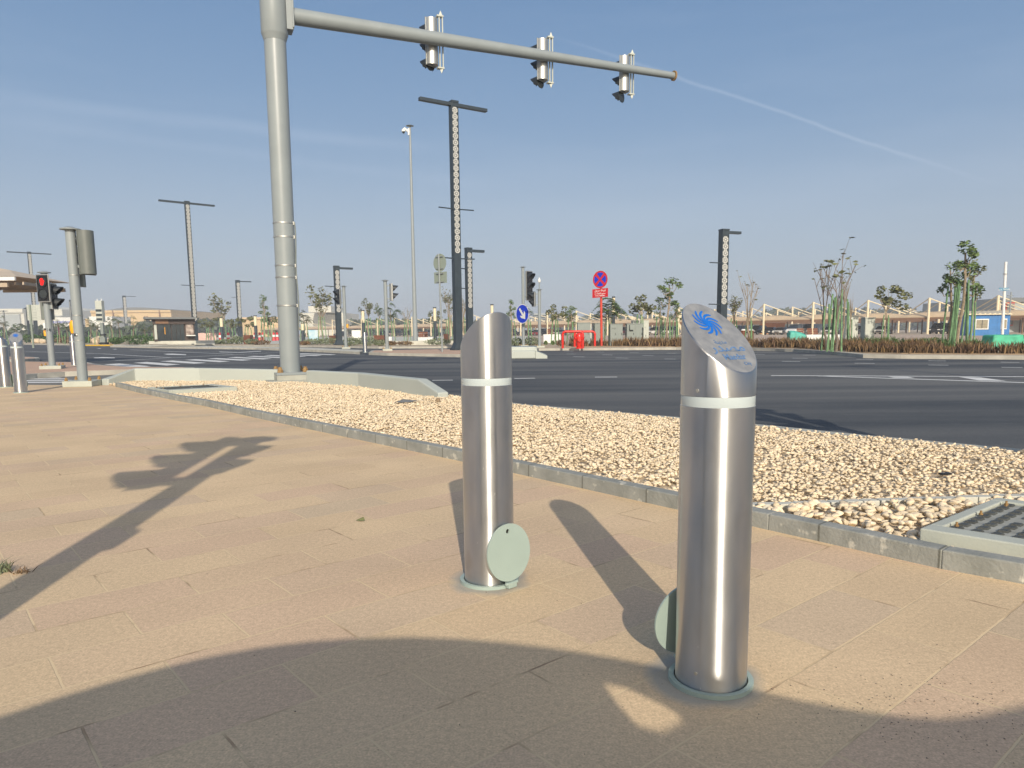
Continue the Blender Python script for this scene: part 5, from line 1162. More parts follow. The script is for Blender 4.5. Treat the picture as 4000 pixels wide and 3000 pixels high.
# planters with benches and bins
def bench_wall(x0, x1, y0, y1, Y, seats, lab):
    a, b = D(x0, y1, Y), D(x1, y1, Y); P = Vector(((a.x+b.x)/2, Y, 0)); w_ = b.x-a.x; h = HT((x0+x1)/2, y0, Y)
    t = thing('bench_wall', lab, 'bench', P, 0, 'white seat walls with brown backrests')
    m = MB().bx(-w_/2, w_/2, 0, 1.0, 0, h)
    m.build('seat_wall', M['white'], t, bevel=.02)
    for (sx0, sx1) in seats:
        xa, xb = D(sx0, y0, Y).x-P.x, D(sx1, y0, Y).x-P.x; k = MB()
        for j in range(3): k.box(((xa+xb)/2, .5+.05*j, h+.10+.15*j), (xb-xa, .03, .13))
        k.build('backrest', M['wood'], t)
bench_wall(3150, 3330, 1307, 1332, 52, ((3124, 3150), (3164, 3184), (3188, 3206), (3302, 3326)), 'long white seat wall with three wavy brown backrests by the bare tree')
bench_wall(2123, 2190, 1306, 1322, 62, ((2140, 2151), (2153, 2163)), 'pale seat wall with two brown backrests right of the blue sign')
bench_wall(1632, 1690, 1318, 1332, 62, ((1632, 1652), (1654, 1668)), 'white seat wall with brown backrest right of the tall camera pole')
bench_wall(1480, 1530, 1316, 1330, 66, (), 'plain pale seat wall left of the tall camera pole')
for x0, x1, lab in ((2893, 2912, 'left one of the two brown slatted litter bins behind the nearest bollard'), (2922, 2942, 'right one of the two brown slatted litter bins behind the nearest bollard')):
    a, b = D(x0, 1330, 48), D(x1, 1330, 48); r_ = (b.x-a.x)/2; P = Vector(((a.x+b.x)/2, 48, 0)); h = HT(x0, 1291, 48); t = thing('litter_bin', lab, 'litter bin', P, 0, 'brown litter bins')
    m = MB()
    for j in range(18): an = 2*PI*j/18; m.box((r_*math.cos(an), r_*math.sin(an), h/2), (.02, r_*.30, h), an)
    m.build('slatted_body', M['wood'], t); MB().lathe([(0, h+.10), (r_*.6, h+.09), (r_*1.0, h+.02), (r_*1.0, h-.03), (0, h-.03)], 18).build('lid', M['white'], t, smooth=True)
for x0, x1, y0, Y, lab in ((1464, 1504, 1310, 64, 'dark red planter box left of the pole with visors turned right'), (1100, 1128, 1311, 70, 'small dark red planter box right of the mast'), (958, 984, 1309, 72, 'dark red planter box left of the mast'), (1290, 1312, 1311, 74, 'brown planter box in front of the fourth lattice lamp'), (1735, 1752, 1305, 66, 'brown planter box right of the slim sign post')):
    a, b = D(x0, 1330, Y), D(x1, 1330, Y); h = HT(x0, y0, Y); m = MB(); P = Vector(((a.x+b.x)/2, Y, 0)); w_ = b.x-a.x
    for j in range(10): m.box((-w_/2+w_*(j+.5)/10, 0, h/2), (w_/10-.02, .9, h))
    tag(m.build('planter_box', M['wood'], loc=P), lab, 'planter', 'slatted planter boxes')
# wrapped equipment
def wrap(x0, x1, y0, y1, Y, mt, lab, lump=0):
    a, b = D(x0, y1, Y), D(x1, y1, Y); w_ = b.x-a.x; h = HT((x0+x1)/2, y0, Y); P = Vector(((a.x+b.x)/2, Y, 0))
    bm = bmesh.new(); bmesh.ops.create_cube(bm, size=1); bmesh.ops.subdivide_edges(bm, edges=bm.edges[:], cuts=7, use_grid_fill=True)
    for v in bm.verts:
        x, y, z = v.co; f = 1-.10*(z+.5)
        if lump: zz = (z+.5)*(1-.35*max(0, x+.1)-.25*abs(y))
        else: zz = (z+.5)*(1-.06*math.sin(x*9)**2)
        v.co = (x*w_*f+random.gauss(0, .012), y*w_*.6*f+random.gauss(0, .012), zz*h+random.gauss(0, .012)*(z > -.4))
    me = bpy.data.meshes.new('wrapped_equipment'); bm.to_mesh(me); bm.free(); me.shade_smooth(); me.materials.append(M[mt]); o = bpy.data.objects.new('wrapped_equipment', me); C.objects.link(o); o.location = P
    s = o.modifiers.new('sub', 'SUBSURF'); s.levels = 1; s.render_levels = 1
    tag(o, lab, 'covered equipment')
wrap(3076, 3146, 1291, 1334, 42, 'cloth_t', 'lumpy object wrapped in teal sheet, left of the seat wall', 1)
wrap(3848, 3980, 1306, 1362, 31, 'cloth_g', 'box wrapped in bright green sheet in the grasses at the right')

# ------------------------------------------------------------------ parking shades
r0 = Vector((73.7, 112, 0)); dR = (Vector((-35, 225, 0))-r0).normalized(); nR = Vector((-dR.y, dR.x, 0)); nR = nR if nR.y > 0 else -nR
angR = math.atan2(dR.y, dR.x)
BAY = 9.6
def shade_bay(label, grp, near=True):
    """origin at the post; local +X along the row (away to the left), local -Y/+Y across"""
    t = thing('parking_shade', label, 'parking shade', (0, 0, 0), 0, grp)
    MB().tube([(0, 0, 0), (0, 0, 5.9)], .20, 12).build('mast_post', M['cream'], t, smooth=True)
    for s in (-1, 1): MB().tube([(0, 0, 5.8), (s*BAY*.5, 4.2*sgn, 3.45)], .085, 8).build('stay', M['cream'], t)
    MB().tube([(-BAY*.5, .3*sgn, 2.75), (BAY*.5, .3*sgn, 2.75)], .08, 8).build('edge_tube', M['cream'], t)
    f = MB(); n = 10
    for i in range(n+1):
        for j in range(7):
            x = -BAY/2+BAY*i/n; y = .2+5.2*j/6; arch = 1-(2*i/n-1)**2
            z = 2.78+.95*math.sin(j/6*PI*.62)*(.45+.55*arch)
            for dz in (0, .03): f.v.append((x, y*sgn, z+dz))
    def ix(i, j, k): return (i*7+j)*2+k
    for i in range(n):
        for j in range(6):
            for k in (0, 1): f.f.append((ix(i, j, k), ix(i+1, j, k), ix(i+1, j+1, k), ix(i, j+1, k)))
    f.build('fabric_roof', M['fabric'], t, smooth=True)
    for x in (-BAY*.25, BAY*.25): MB().tube([(x, 5.0*sgn, 0), (x, 5.0*sgn, 3.2)], .12, 8).build('rear_post', M['fabricd'], t)
    MB().box((0, .35*sgn, 2.58), (BAY, .25, .3)).build('edge_beam', M['fabricd'], t)
    return t
# local +X = dR; +Y of that frame
yl = Vector((-dR.y, dR.x, 0)); sgn = 1 if yl.y > 0 else -1
sb = shade_bay('tan parking shade bay of the front row, nearest the right edge', 'front row of tan parking shades')
sb.location = r0-dR*BAY*0; sb.rotation_euler = (0, 0, angR)
def colpx(p): v = cam.matrix_world.inverted() @ p; return CX+F_*v.x/-v.z
lm = ['behind the blue cabin', 'above the green leaf trees', 'above the dark round tree', 'behind the bare tree']
for i in range(1, 30):
    p = r0+dR*BAY*i; x = colpx(p)
    dup(sb, p, label='tan parking shade bay of the front row, bay %s from the right edge' % (['second', 'third', 'fourth', 'fifth', 'sixth', 'seventh', 'eighth', 'ninth', 'tenth', 'eleventh', 'twelfth', 'thirteenth', 'fourteenth', 'fifteenth', 'sixteenth', 'seventeenth', 'eighteenth', 'nineteenth', 'twentieth', '21st', '22nd', '23rd', '24th', '25th', '26th', '27th', '28th', '29th', '30th'][i-1]))
sb2 = dup(sb, r0+nR*22+dR*BAY*.5, label='tan parking shade of the rear row showing only its mast top over the front roofs')
sb2['group'] = 'rear rows of tan parking shades'
for row in (1, 2, 3):
    for i in range(-2, 20):
        if row == 1 and i == -2: pass
        c = dup(sb2, r0+nR*22*row+dR*BAY*(i+.5*row)); c.name = 'parking_shade'
bpy.data.objects.remove  # (kept simple: the rear bays share one label because nothing tells them apart)

# ------------------------------------------------------------------ parked cars
def car_proto(kind_, col, label, glassm='glass'):
    """local +X forward; side profile extruded, wheels, lamps"""
    L_, W_, Hc = {'suv': (4.8, 1.95, 1.80), 'sedan': (4.6, 1.85, 1.45), 'van': (5.0, 1.95, 1.95)}[kind_]
    t = thing('parked_car', label, 'car', (0, 0, 0), 0, 'cars under the parking shades')
    bm_ = mat('car_paint_%s' % label[:8].replace(' ', '_'), col, .3, var=.03, coat=.6)
    if kind_ == 'suv': low = [(-2.4, .45), (-2.38, 1.0), (-2.25, 1.08), (.9, 1.08), (2.05, .98), (2.36, .80), (2.4, .45), (1.95, .30), (-2.0, .30)]; up = [(-2.2, 1.05), (-2.02, 1.70), (-1.7, 1.78), (.1, 1.78), (.55, 1.66), (1.15, 1.06)]
    elif kind_ == 'van': low = [(-2.5, .45), (-2.48, 1.1), (-2.3, 1.2), (1.3, 1.2), (2.2, 1.0), (2.46, .8), (2.5, .45), (2.0, .3), (-2.1, .3)]; up = [(-2.35, 1.15), (-2.2, 1.85), (-1.9, 1.95), (.4, 1.95), (.9, 1.82), (1.6, 1.17)]
    else: low = [(-2.3, .42), (-2.28, .85), (-2.1, .93), (.9, .90), (1.95, .80), (2.26, .66), (2.3, .42), (1.9, .26), (-1.95, .26)]; up = [(-1.75, .90), (-1.15, 1.34), (-.8, 1.42), (.1, 1.42), (.45, 1.34), (1.15, .88)]
    def ext(poly, w_, wt=None):
        m = MB(); n = len(poly); wt = wt or w_
        zs = [p[1] for p in poly]; z0, z1 = min(zs), max(zs)
        for s in (-1, 1): m.v += [(x, s*(w_+(wt-w_)*(z-z0)/(z1-z0))/2, z) for x, z in poly]
        m.f = [tuple(range(n))[::-1], tuple(range(n, 2*n))]+[(i, (i+1) % n, n+(i+1) % n, n+i) for i in range(n)]; return m
    ext(low, W_, W_*.97).build('body', bm_, t, bevel=.06)
    g = ext([(x*(1.0), z) for x, z in up], W_*.95, W_*.80); g.build('window_band', M[glassm], t, bevel=.02)
    rf = [(x*.94, z+.015) for x, z in up[1:-1]]; m = MB(); m.bx(rf[0][0], rf[-1][0]-.1, -W_*.385, W_*.385, rf[1][1]-.02, rf[1][1]+.03); m.build('roof', bm_, t, bevel=.02)
    for s in (-1, 1):
        m = MB(); xp = (up[1][0]+up[-2][0])/2; m.add([(xp-.06, s*W_*.478, up[0][1]), (xp+.06, s*W_*.478, up[0][1]), (xp+.05, s*W_*.402, up[2][1]), (xp-.05, s*W_*.402, up[2][1])], [(0, 1, 2, 3)]); m.build('door_pillar', bm_, t)
        for x in (-L_*.31, L_*.31):
            wh = MB().tube([(x, s*(W_/2-.22), .34), (x, s*(W_/2+.01), .34)], .34, 20).build('wheel', M['tyre'], t); MB().tube([(x, s*(W_/2+.012), .34), (x, s*(W_/2+.02), .34)], .20, 12).build('rim', M['silver'], wh)
        MB().box((L_/2-.10, s*W_*.36, .74 if kind_ != 'sedan' else .64), (.22, .40, .17)).build('headlight', M['white'], t, bevel=.03)
        MB().box((-L_/2+.04, s*W_*.40, .92 if kind_ != 'sedan' else .78), (.12, .24, .26)).build('tail_light', M['tail'], t)
    MB().box((L_/2-.03, 0, .62 if kind_ != 'sedan' else .52), (.10, W_*.5, .22)).build('grille', M['black'], t)
    return t
CW, CB, CG, CBr = (.72, .71, .68), (.012, .012, .014), (.10, .10, .10), (.26, .20, .16)
protos = {}
def car(kind_, colk, px, Y, face, label):
    col = {'w': CW, 'b': CB, 'g': CG, 'br': CBr, 'r': (.22, .02, .02), 's': (.38, .38, .37)}[colk]; P = GX(px, Y)
    if (kind_, colk) not in protos: c = car_proto(kind_, col, label); protos[(kind_, colk)] = c; c.location = P; c.rotation_euler = (0, 0, face); return c
    return dup(protos[(kind_, colk)], P, face, label)
fr = angR-PI/2*sgn      # nose out of the shade towards the viewer
fr = math.atan2(-nR.y, -nR.x)
def rowY(px, d=4.0):    # distance of the row line in column px, d metres behind it
    for k in range(400):
        p = r0-dR*30+dR*k+nR*d
        if colpx(p) < px: return p.y
    return p.y
cars = [('sedan', 'w', 2366, 0, 'white sedan nose out, between the red sign post and the marked cabinet'), ('suv', 'r', 2440, 0, 'dark red car seen between two grey cabinets'), ('suv', 'w', 2562, 0, 'white and bronze SUV seen left of the nearest bollard top'),
        ('suv', 'w', 2622, 0, 'white SUV facing out, touching the nearest bollard top'), ('suv', 'b', 2878, 0, 'black SUV right behind the left litter bin'), ('suv', 'b', 2958, 0, 'black SUV left of the front cream mast'), ('sedan', 'b', 3010, 0, 'black sedan half hidden by a cream mast'),
        ('sedan', 'w', 3052, 0, 'white sedan left of the teal wrapped object'), ('van', 'w', 3110, -3, 'white van behind the teal wrapped object'), ('van', 's', 3160, 1, 'silver van with dark glass left of the bare tree stakes'), ('sedan', 'w', 3245, 0, 'white sedan behind the bare tree stakes'), ('sedan', 'b', 3350, 0, 'black sedan behind the narrow white cabinet'),
        ('sedan', 's', 3447, 0, 'silver grey sedan beneath the dark round tree'), ('suv', 'b', 3668, 0, 'black pick up with red tail light left of the tallest green tree'), ('suv', 'b', 3715, 0, 'black SUV behind the green stakes'),
        ('sedan', 'b', 2060, 0, 'black sedan behind the blue sign pole'), ('suv', 'b', 2120, 0, 'black SUV right of the camera mast pole'), ('sedan', 'r', 2095, -2, 'red car low behind the camera mast pole'), ('sedan', 'w', 2185, 0, 'white sedan left of the red rails'),
        ('suv', 'g', 1700, 0, 'grey car left of the slim sign post'), ('sedan', 'w', 1655, 0, 'white car with red rear right of the tall camera pole'), ('suv', 'b', 1600, 0, 'black car left of the tall camera pole'), ('suv', 'br', 1540, 0, 'brown car behind the dark fronded tree'), ('suv', 'b', 1490, 0, 'black car behind the dark red planter box'),
        ('sedan', 'b', 1395, 0, 'black car left of the tiny distant bollard'), ('suv', 'b', 1330, 0, 'black car behind the fourth lattice lamp'), ('sedan', 'g', 1210, 0, 'dark grey car right of the mast'), ('suv', 'b', 990, 0, 'black car left of the mast'), ('sedan', 'b', 860, 0, 'dark car near the tan wall by the kiosk'), ('suv', 'b', 1940, 0, 'black car behind the second bollard top'), ('suv', 'g', 2000, 0, 'grey car left of the blue sign pole')]
for k, (kn, cl_, px, dd, lab) in enumerate(cars):
    car(kn, cl_, px, rowY(px, 3.6+dd), fr+random.uniform(-.06, .06)+(PI if cl_ in 'g' else 0), lab)

# ------------------------------------------------------------------ buildings
def bld(name, label, cat, px0, px1, ytop, Y, dpt, mt, roofh=0, base=0, rz=0):
    a, b = D(px0, 1300, Y), D(px1, 1300, Y); P = Vector(((a.x+b.x)/2, Y, base)); w_ = b.x-a.x; h = HT((px0+px1)/2, ytop, Y)-base
    t = thing(name, label, cat, P, rz); MB().box((0, dpt/2, h/2), (w_, dpt, h)).build('wall', M[mt], t); return t, w_, h
# dark kiosk
Y = 62; t, w_, h = bld('kiosk', 'dark bronze glazed kiosk with an overhanging flat roof, left of the double armed lamp', 'kiosk', 601, 762, 1258, Y, 3.5, 'bronze', base=.47); th_ = math.atan2(-t.location.x, Y); t.rotation_euler.z = th_; t.scale = (math.cos(th_), math.cos(th_), 1)
X = lambda px, YY=Y: D(px, 1300, YY).x-t.location.x
Zk = lambda py: HT(680, py, Y)-.47
t.children
MB().box((X(667), 1.6, Zk(1243)), (X(768)-X(566), 4.6, .16)).build('roof', M['roofg'], t)
MB().box((X(682), -.12, (Zk(1236)+Zk(1259))/2-.18), (X(764)-X(598), .2, Zk(1238)-Zk(1259))).build('fascia', M['bronze'], t)
MB().box((X(636), -.24, Zk(1249)-.12), (X(662)-X(612), .03, .42)).build('fascia_panel', M['fabricd'], t)
for a, b in ((617, 639), (655, 668), (672, 688), (690, 704), (706, 720)):
    MB().box((X((a+b)/2), -.05, (Zk(1262)+Zk(1331))/2), (X(b)-X(a), .06, Zk(1262)-Zk(1331))).build('window', M['glass'], t)
dr = MB().box((X(647), -.06, (Zk(1262)+Zk(1331))/2), (X(655)-X(640), .05, Zk(1262)-Zk(1331))).build('door', M['glass'], t); MB().box((X(645), -.12, Zk(1292)), (.05, .05, .6)).build('handle', M['yellow'], dr)
MB().box((X(742), -.06, (Zk(1262)+Zk(1308))/2), (X(754)-X(724), .06, Zk(1262)-Zk(1308))).build('lattice_screen', mat('screen_pattern', (.10, .06, .05), .7, col2=(.5, .42, .36), scale=4), t)
MB().box((X(745), -.3, Zk(1311)), (X(764)-X(728), .6, .08)).build('counter', M['white'], t)
MB().box((X(609), -.06, (Zk(1265)+Zk(1325))/2), (X(613)-X(603), .05, Zk(1265)-Zk(1325))).build('menu_board', M['cabl'], t)
kind(MB().prism([xy(G(x, y)) for x, y in ((655, 1346), (840, 1346.5), (840, 1340), (650, 1340))], -.05, .10).build('pavement', M['concl']), 'structure', 'pale paved step before the dark kiosk')
kind(MB().box((0, 1.4, .22), (4.0, 3.8, .25)).build('pavement', M['concl'], loc=t.location-Vector((0, 0, .35))), 'structure', 'raised slab under the dark kiosk')
# ochre hall, white hangars
t, w_, h = bld('hall_building', 'long ochre hall with a low grey domed roof, far left', 'building', 362, 674, 1212, 330, 60, 'ochre')
MB().box((0, -.3, h-.5), (w_, .5, 1.0)).build('parapet', M['ochre'], t)
for x in (-.45, -.42, -.39, .17, .20): MB().box((x*w_, -.3, h*.72), (w_*.012, .3, 1.6)).build('window', M['fabricd'], t)
for x in (-.22, .36): MB().box((x*w_, -.4, h*.8), (.5, .4, h*.4)).build('downpipe', M['fabricd'], t)
dm = MB(); dm.v = [(x*w_*.36+w_*.05, 30*(1 if k else -1)+30, h+1.3*(1-x*x)) for k in (0, 1) for x in [j/8-1 for j in range(17)]]; dm.f = [(i, i+1, 18+i, 17+i) for i in range(16)]+[tuple(range(17)), tuple(range(17, 34))[::-1]]; dm.build('domed_roof', M['roofg'], t)
t, w_, h = bld('hangar_building', 'wide white hangar with a big grey sliding door at the left edge', 'hangar', -260, 100, 1207, 420, 80, 'hangar')
MB().box((w_*.30, -.6, h*.42), (w_*.33, 1, h*.78)).build('hangar_door', M['hangard'], t); MB().box((0, -.5, h-1.2), (w_, 1.1, 2.2)).build('eaves', M['hangar'], t)
t, w_, h = bld('hangar_building', 'pale hangar with a gently sloping gable behind the pedestrian signal', 'hangar', 150, 250, 1214, 430, 60, 'hangar')
g_ = MB().prism([(0, 0), (1, 0), (1, 1)], 0, 1); g_.v = [(-w_/2-2+(w_+3)*q[0], 60*q[2], h+(2.6*(1-q[0]) if q[1] < .5 and q[0] < .5 else 0)) for q in [(0, 0, 0), (1, 0, 0), (0, 1, 0), (0, 0, 1), (1, 0, 1), (0, 1, 1)]]; g_.f = [(0, 1, 4, 3)]; 
MB().add([(-w_/2, -.2, h), (w_/2, -.2, h), (w_/2, -.2, h+.8), (-w_/2, -.2, h+3), (-w_/2, 60, h), (w_/2, 60, h), (w_/2, 60, h+.8), (-w_/2, 60, h+3)], [(0, 1, 2, 3), (4, 7, 6, 5), (3, 2, 6, 7), (1, 5, 6, 2), (0, 3, 7, 4)]).build('gable', M['hangar'], t)
MB().box((0, -.5, h*.8), (w_, .6, .5)).build('cladding_band', M['hangard'], t)
t, w_, h = bld('office_building', 'low white building with blue lettering behind the left signal poles', 'building', 225, 282, 1240, 410, 20, 'white')
text3d('lettering', 'International', h*.20, M['bsign'], t, (-w_*.22, -.2, h*.78), (1, 0, 0), (0, 0, 1), ext=.05)
t, w_, h = bld('white_shed', 'white tent like shed below the ochre hall', 'building', 352, 442, 1236, 250, 12, 'white')
t, w_, h = bld('low_building', 'small sand coloured building left of the white shed', 'building', 336, 350, 1245, 300, 12, 'ochre')
# aeroplane tail in front of the hangar
P = GX(30, 390); t = thing('aeroplane', 'white parked aeroplane with a raised tail fin in front of the hangar', 'aeroplane', P)
s = 390/F_
MB().tube([(-30*s, 0, 26*s*.6), (0, 0, 17*s), (60*s, 0, 17*s), (110*s, 0, 17*s), (124*s, 0, 15*s)], [2*s, 5*s, 7*s, 7*s, 2*s], 14).build('fuselage', M['white'], t, smooth=True)
MB().plate([(-6*s, -.3, 20*s), (14*s, -.3, 22*s), (17*s, -.3, 46*s), (10*s, -.3, 46*s)], (0, 1, 0), .6).build('tail_fin', M['white'], t)
MB().plate([(30*s, -40*s, 15*s), (44*s, -40*s, 15*s), (60*s, 0, 17*s), (40*s, 0, 17*s)], (0, 0, 1), .4).build('wing', M['white'], t)
for x in (35, 90): MB().tube([(x*s, 0, 0), (x*s, 0, 12*s)], 1.2*s, 8).build('landing_gear', M['black'], t)
# pale big building and grey ones beyond the shades
t, w_, h = bld('terminal_building', 'very pale large building fading behind the trees right of the mast', 'building', 1175, 1345, 1222, 420, 40, 'hangar')
MB().box((w_*.12, 0, h+1.6), (w_*.5, 30, 3.4)).build('upper_storey', M['hangar'], t)
t, w_, h = bld('glass_building', 'bluish glass building behind the shades right of the blue sign', 'building', 2086, 2146, 1224, 460, 40, 'hangard')
for k in range(5): MB().box((0, -.4, h*(.5+.1*k)), (w_*.98, .5, h*.045)).build('window_band', M['glass'], t)
t, w_, h = bld('ochre_wall_building', 'ochre building with brown roof edge seen above the low trees left of the mast', 'building', 940, 1095, 1240, 300, 20, 'ochre')
MB().box((0, -.4, h-.3), (w_, .5, .8)).build('parapet', M['fabric'], t)
t, w_, h = bld('orange_wall', 'orange wall seen under the shades behind the black cars', 'wall', 2972, 3066, 1262, 165, 1, 'fabric'); 
t2 = [o for o in C.objects if o.parent == t][0]; t2.data.materials[0] = mat('orange_render', (.62, .27, .10), .8)
# blue cabin
Y = 90; a, b = D(3786, 1303, Y), D(3932, 1303, Y); P = Vector(((a.x+b.x)/2, Y, 0)); t = thing('site_cabin', 'bright blue portable cabin with a pale corrugated roof and white framed windows', 'cabin', P, R(-14))
w_ = (b.x-a.x); h = HT(3850, 1228, Y); dpt = 3.2
MB().box((0, dpt/2, h/2), (w_, dpt, h)).build('wall', M['blue'], t)
rf = MB()
for k in range(9):
    x = -w_/2-.1+(w_+.2)*(k+.5)/9; q = (w_+.2)/9; rf.add([(x-q/2, -.3, h+.02), (x+q/2, -.3, h+.02), (x+q/2, dpt+.2, h+.42), (x-q/2, dpt+.2, h+.42), (x, -.3, h+.14), (x, dpt+.2, h+.54)], [(0, 4, 5, 3), (4, 1, 2, 5), (0, 1, 4), (3, 5, 2)])
rf.add([(-w_/2-.1, -.3, h-.05), (w_/2+.1, -.3, h-.05), (w_/2+.1, -.3, h+.02), (-w_/2-.1, -.3, h+.02), (-w_/2-.1, dpt+.2, h-.05), (w_/2+.1, dpt+.2, h-.05), (w_/2+.1, dpt+.2, h+.42), (-w_/2-.1, dpt+.2, h+.42)], [(0, 1, 2, 3), (3, 2, 6, 7), (1, 5, 6, 2), (0, 3, 7, 4)])
rf.build('roof', M['cream'], t)
for x, ww in ((-w_*.16, w_*.32), (w_*.36, w_*.14)):
    f = MB().box((x, -.03, h*.54), (ww, .06, h*.50)).build('window', M['white'], t); MB().box((x, -.07, h*.54), (ww*.84, .03, h*.40)).build('pane', M['sky_glass'], f); MB().box((x, -.095, h*.54), (.07, .02, h*.40)).build('mullion', M['black'], f)
for x in (-w_*.45, 0, w_*.22): MB().box((x, -.01, h*.5), (.04, .02, h*.96)).build('panel_joint', M['blue'], t)
# white pole with a small blue street name sign
Y = 84; P = GX(3916, Y); H = HT(3929, 1023, Y); t = thing('sign_pole', 'tall white weathered pole with a small blue street name plate', 'sign', P)
lx = (D(3929, 1023, Y).x-P.x)/H
MB().tube([(0, 0, 0), (lx*H, 0, H)], .15, 14).build('pole', M['white'], t, smooth=True)
z = HT(3925, 1070, Y); MB().lathe([(.15, -.06), (.24, -.05), (.24, .05), (.15, .06)], 14, (lx*z, 0, z)).build('collar', M['silver'], t, smooth=True)
z = HT(3925, 1130, Y); MB().box((lx*z-.2, -.2, z), (39*Y/F_, .06, 11*Y/F_)).build('name_plate', mat('faded_blue_plate', (.09, .24, .36), .5), t)
text3d('lettering', '\uFEED\uFEAD\uFEA9  Street', .30, M['white'], t, (lx*z-.2, -.24, z), (1, 0, 0), (0, 0, 1))
t, w_, h = bld('grey_warehouse', 'grey corrugated warehouse with a dark eave at the right edge', 'building', 3912, 4200, 1163, 150, 30, 'hangard')
MB().box((0, -.2, h-.4), (w_+.4, .6, .9)).build('eave', M['roofg'], t)
a_, b_ = D(3924, 1215, 150).x-t.location.x, D(3956, 1215, 150).x-t.location.x
MB().box(((a_+b_)/2, -.2, h*.55), (b_-a_, .4, h*.72)).build('red_door_frame', M['redpole'], t); MB().box(((a_+b_)/2, -.45, h*.53), ((b_-a_)*.8, .2, h*.62)).build('door', M['greyd'], t)
P = GX(3938, 105); t = thing('lamp_post', 'thin grey pole with a cross arm right of the street name pole', 'lamp post', P); MB().tube([(0, 0, 0), (0, 0, HT(3940, 1140, 105))], .10, 10).build('pole', M['grey'], t); MB().tube([(-.5, 0, HT(3940, 1155, 105)), (.3, 0, HT(3940, 1155, 105))], .08, 8).build('cross_arm', M['grey'], t)
# tan louvred shelter roof at the left
Y = 26; t = thing('shelter_roof', 'tan louvred shelter roof reaching in from the left edge', 'shelter', GX(-60, Y))
xl = lambda px: D(px, 1100, Y).x-t.location.x; zl = lambda py, px=60: HT(px, py, Y)
zt0, zt1 = zl(1089), zl(1102)
m = MB(); m.add([(xl(-160), -1.0, zt0), (xl(142), -1.0, zt0-.0), (xl(120), 2.4, zt0), (xl(-160), 2.4, zt0), (xl(-160), .8, zl(1020)), (xl(-20), .8, zl(1046))], [(0, 1, 5, 4), (1, 2, 5), (2, 3, 4, 5), (0, 3, 2, 1), (0, 4, 3)]); m.build('pitched_roof', M['louvre'], t)
MB().box(((xl(-160)+xl(140))/2, -1.05, (zt0+zt1)/2-.02), (xl(140)-xl(-160), .08, .12)).build('gutter', M['white'], t)
m = MB()
for k in range(9): x = xl(140)-.25-.28*k; m.box((x, .7, zt1-.10), (.05, 3.0, .10), R(12))
m.build('soffit_slats', M['louvred'], t)
for y in (-.9, 2.2): MB().box(((xl(-160)+xl(100))/2, y, zt1-.16), (xl(100)-xl(-160), .10, .14)).build('beam', M['louvred'], t)
for x in (-150,): MB().tube([(xl(x), .7, 0), (xl(x), .7, zt1)], .10, 12).build('shelter_post', M['louvred'], t)
# speed camera
P = G(407, 1345.5); t = thing('speed_camera', 'grey speed camera tower with three dark window bands', 'speed camera', P); Hh = HT(403, 1172, P.y); s = P.y/F_
MB().box((0, 0, .12), (26*s, 22*s, .24)).build('base_plate', M['black'], t)
MB().box((-1*s, 0, 14*s), (20*s, 18*s, 28*s)).build('pedestal', M['cab'], t, bevel=.03)
MB().box((-2*s, 0, 56*s), (11*s, 11*s, 56*s)).build('column', M['cab'], t, bevel=.03)
MB().box((-1*s, 0, 37*s), (18*s, 15*s, 5*s)).build('collar', M['black'], t)
zb0, zb1 = 86*s, Hh-14*s
MB().box((-5*s, 0, (zb0+zb1+12*s)/2), (25*s, 20*s, zb1-zb0+12*s)).build('camera_housing', M['cabl'], t, bevel=.03)
for k in range(3): MB().box((-5*s, -10.2*s, zb0+(10+17*k)*s), (23*s, .6*s, 9*s)).build('window_band', M['glass'], t)
for x in (-13, 3): MB().lathe([(1.8*s, 0), (1.5*s, 5*s), (0, 11*s)], 8, (x*s, 0, Hh-3*s)).build('antenna_cap', M['white'], t)
# boulders
for (x, by, wp, hp, lab) in ((383, 1344, 42, 30, 'pale boulder left of the speed camera'), (424, 1344, 34, 22, 'pale boulder right of the speed camera'), (143, 1341, 36, 20, 'long pale boulder left of the pedestrian signal'), (166, 1341, 26, 18, 'small pale boulder behind the pedestrian signal')):
    P = G(x, by); s = P.y/F_; bm = bmesh.new(); bmesh.ops.create_icosphere(bm, subdivisions=3, radius=1)
    for v in bm.verts:
        for _ in range(1): v.co *= 1+.12*math.sin(v.co.x*5+x)+.1*math.cos(v.co.z*6+v.co.y*4+x)
        v.co = Vector((v.co.x*wp*s/2, v.co.y*wp*s/2*.7, v.co.z*hp*s*.55+hp*s*.42))
    me = bpy.data.meshes.new('boulder'); bm.to_mesh(me); bm.free(); me.materials.append(M['rock']); o = bpy.data.objects.new('boulder', me); C.objects.link(o); o.location = P; tag(o, lab, 'boulder', 'pale boulders by the far kerb')
# ribbed back of a large sign
P = G(128, 1338); P = GX(128, 60); t = thing('road_sign', 'back of a large grey ribbed road sign on one post, left of the pedestrian signal', 'road sign', P)
z0, z1 = HT(135, 1252, 60), HT(135, 1190, 60); xa, xb = D(106, 1220, 60).x-P.x, D(168, 1220, 60).x-P.x; m = MB(); nrib = 10
for k in range(nrib): m.box(((xa+xb)/2, 0, z0+(z1-z0)*(k+.5)/nrib), (xb-xa, .05, (z1-z0)/nrib-.02))
m.build('ribbed_panel', M['cabl'], t); MB().tube([(0, -.08, 0), (0, -.08, z1)], .08, 10).build('post', M['signback'], t)
